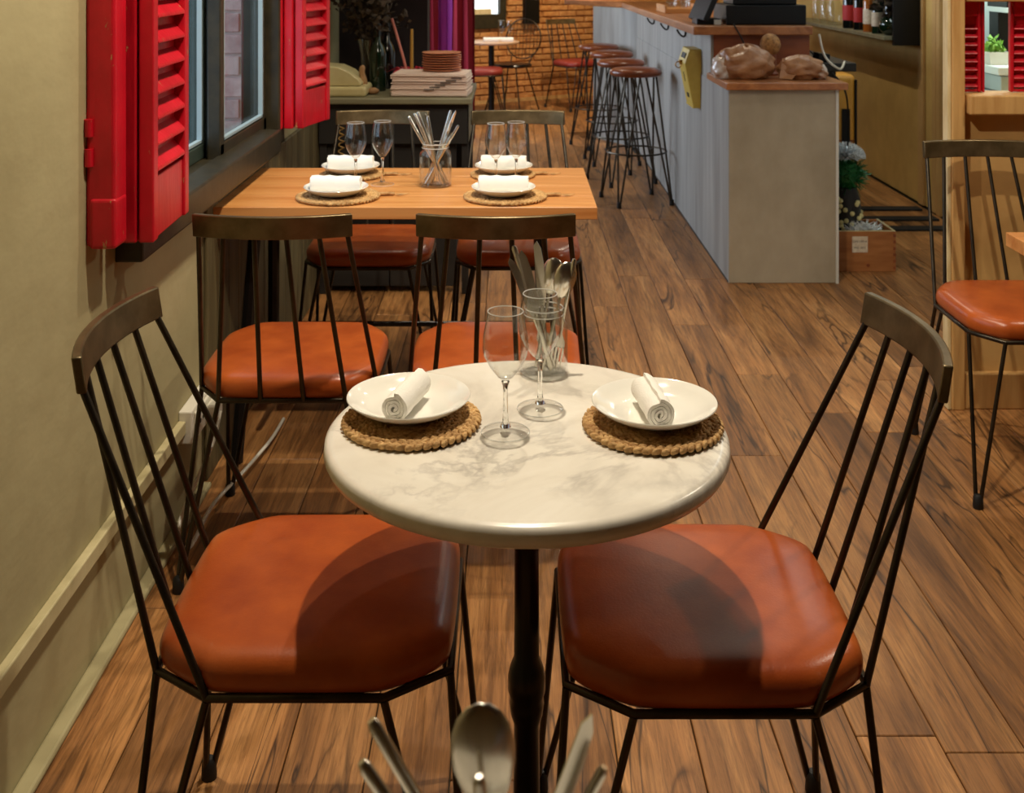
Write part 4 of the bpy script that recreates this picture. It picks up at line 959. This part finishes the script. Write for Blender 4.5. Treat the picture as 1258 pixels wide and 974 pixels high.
for k in range(18):
    o_ = B(-.165 + rn.uniform(-.006, .004), .165 + rn.uniform(-.004, .006), -.115 + rn.uniform(-.006, .006), .115, k * .0056, k * .0056 + .0052)
    b = o_.build('newspaper', 'newsprint' if rn.random() < .86 else 'newsprint_ink', np_, bevel=.0018, seg=1)
for k in range(6): B(-.02 + k * .024, .025 + k * .024, -.123, -.1215, .03 + k * .010, .036 + k * .010).build('printed_band', 'newsprint_ink', np_)
ps = random.Random(2)
dish = MB().lathe([(0, 0), (.05, 0), (.06, .003), (.086, .0062), (.0885, .0085), (.086, .0095), (.06, .006), (0, .0055)], 40).mesh('terracotta_plate', 'terracotta', 50)
for k in range(8):
    o = link('terracotta_plate', dish); o.location = (-.315 + ps.uniform(-.002, .002), 5.05, .862 + .1008 + k * .0108); o.rotation_euler = (0, 0, k)
    tag(o, ['terracotta plate at the bottom of the stack on the newspapers', 'second terracotta plate from the bottom of the stack', 'third terracotta plate from the bottom of the stack', 'fourth terracotta plate from the bottom of the stack', 'fourth terracotta plate from the top of the stack', 'third terracotta plate from the top of the stack', 'second terracotta plate from the top of the stack', 'terracotta plate on top of the stack'][k], 'plate', 'terracotta plates on the newspapers')
ph = thing('vintage_machine', (-.76, 5.0, .862), 0, 'beige vintage machine with a curved lid on the console table', 'machine')
B(-.08, .125, -.10, .12, 0, .045).build('base', 'beige_plastic', ph, bevel=.014, seg=4)
MB().prism([(-.08, .047), (.098, .047), (.1, .055), (.085, .075), (.05, .105), (0, .128), (-.08, .135)], -.08, .11, 'Y').build('lid', 'beige_plastic', ph, bevel=.008, seg=3)
cc = MB().tube([(.012 * math.cos(a * .9), .012 * math.sin(a * .9), -.004 * a) for a in range(60)], .0028, 5)
o = cc.build('coiled_cord', 'gold_cord', smooth=60); o.location = (-.735, 4.845, .79); tag(o, 'coiled gold cord hanging from the front of the console table', 'cord')
vz = thing('dried_bouquet', (-.66, 5.25, .862), 0, 'dark dried bouquet in a glass vase on the console table', 'bouquet')
MB().lathe([(.03, 0), (.035, .01), (.045, .16), (.06, .23), (.056, .23), (.04, .16), (.03, .015), (0, .012)], 20).build('vase', 'thin_glass', vz, smooth=50)
q = MB(); rn = random.Random(21); q2 = MB()
for _ in range(34):
    a = rn.uniform(0, 6.28); s_ = rn.uniform(.02, .17); hgt = rn.uniform(.3, .6); pts = bez([(.01 * math.cos(a), .01 * math.sin(a), .02), (.03 * math.cos(a), .03 * math.sin(a), .2), (s_ * math.cos(a), s_ * math.sin(a), hgt)], 4)
    q.tube(pts, .0018, 4); leafball(q2, pts[-1], .05, 14, .04, rn); leafball(q2, pts[-3], .04, 8, .035, rn)
q.build('twigs', 'dry_leaf', vz); q2.build('dried_leaves', 'dry_leaf', vz)['kind'] = 'stuff'
for i, (xx, yy, m_) in enumerate(((-.615, 5.16, 'bottle_green'), (-.585, 5.27, 'bottle_dark'))):
    t = thing('wine_bottle', (xx, yy, .862), 0, ['dark green wine bottle on the console table', 'black wine bottle behind the green one on the console table'][i], 'bottle', 'wine bottles on the console table')
    MB().lathe([(.036, 0), (.038, .005), (.038, .17), (.03, .2), (.014, .225), (.013, .29), (.015, .292), (.015, .305), (0, .305)], 20).build('glass', m_, t, smooth=40); MB().lathe([(.0135, .25), (.0152, .251), (.0155, .306), (0, .307)], 14).build('capsule', 'bottle_dark', t, smooth=40)
dw = thing('driftwood_piece', (-.665, 5.02, .862), 0, 'upright pale driftwood piece on the console table', 'ornament')
MB().tube(bez([(0, 0, 0), (.004, 0, .05), (-.004, 0, .10), (.002, 0, .128)], 3), [.018, .019, .016, .018, .017, .014, .013, .014, .012, .006], 7).build('trunk', 'driftwood', dw, smooth=50); MB().ell((.045, -.01, .015), (.03, .025, .016), 10, 6).build('root', 'driftwood', dw, smooth=50)
cn = thing('poinsettia_candle_holder', (-.475, 5.2, .862), 0, 'red poinsettia centrepiece holding two tall candles', 'candle holder')
MB().lathe([(.05, 0), (.055, .01), (.05, .06), (.02, .07), (0, .07)], 16).build('bowl', 'black_iron', cn, smooth=40)
for k in range(10):
    a = k * R(36); c, s_ = math.cos(a), math.sin(a); l_ = .11 if k % 2 else .09; zz = .075
    MB().add([(.01 * c, .01 * s_, zz), (l_ * .5 * c - .03 * s_, l_ * .5 * s_ + .03 * c, zz + .03), (l_ * c, l_ * s_, zz + .005), (l_ * .5 * c + .03 * s_, l_ * .5 * s_ - .03 * c, zz + .03), (l_ * .5 * c, l_ * .5 * s_, zz + .02)], [(0, 1, 4), (1, 2, 4), (2, 3, 4), (3, 0, 4)]).build('petal', 'petal', cn)
MB().tube([(-.01, 0, .07), (-.025, 0, .14), (-.08, 0, .33)], [.007, .007, .006], 8).build('pink_candle', 'candle_pink', cn, smooth=50)
MB().tube([(.012, 0, .07), (.012, 0, .28)], [.009, .007], 10).build('gold_candle', 'candle_gold', cn, smooth=50)
# curtains
def curtain(x0, x1, y, z0, z1, amp, waves, mtl, name, label, flare=.1):
    m = MB(); nx, nz = int(waves * 14), 10; vs = []; fs = []
    for side in (0, 1):
        for j in range(nz + 1):
            z = z0 + (z1 - z0) * j / nz; fl_ = 1 + flare * (1 - j / nz)
            for i in range(nx + 1):
                t = i / nx; ph_ = t * waves * 2 * math.pi
                xx = (x0 + x1) / 2 + (t - .5) * (x1 - x0) * fl_ + .012 * math.sin(ph_ * 2 + z)
                vs.append((xx, y + amp * math.sin(ph_ + .4 * math.sin(z * 1.7)) + .3 * amp * math.sin(ph_ * .47 + 1) + side * .006, z))
        o = side * (nx + 1) * (nz + 1)
        for j in range(nz):
            for i in range(nx): a = o + j * (nx + 1) + i; fs.append((a, a + 1, a + nx + 2, a + nx + 1))
    return tag(m.add(vs, fs).build(name, mtl, smooth=80), label, 'curtain')
curtain(-.86, -.62, 9.2, .02, 2.85, .035, 3, 'velvet', 'velvet_curtain', 'dark red velvet curtain panel left of the purple daylight strip')
curtain(-.645, -.46, 9.27, .02, 2.85, .03, 2, 'daylit_velvet', 'daylit_strip', 'purple sheet painted as daylight shining through the red curtain', .05)  # added sheet, stands in for daylight coming through the red folds
curtain(-.48, -.32, 9.18, .02, 2.85, .035, 2.4, 'velvet', 'velvet_curtain', 'dark red velvet curtain panel right of the purple daylight strip', .35)
cr_ = tag(MB().tube([(-1.6, 9.22, 2.86), (.1, 9.22, 2.86)], .012, 10).build('curtain_rod', 'black_iron', smooth=50), 'black rod carrying the curtains', 'curtain rod')
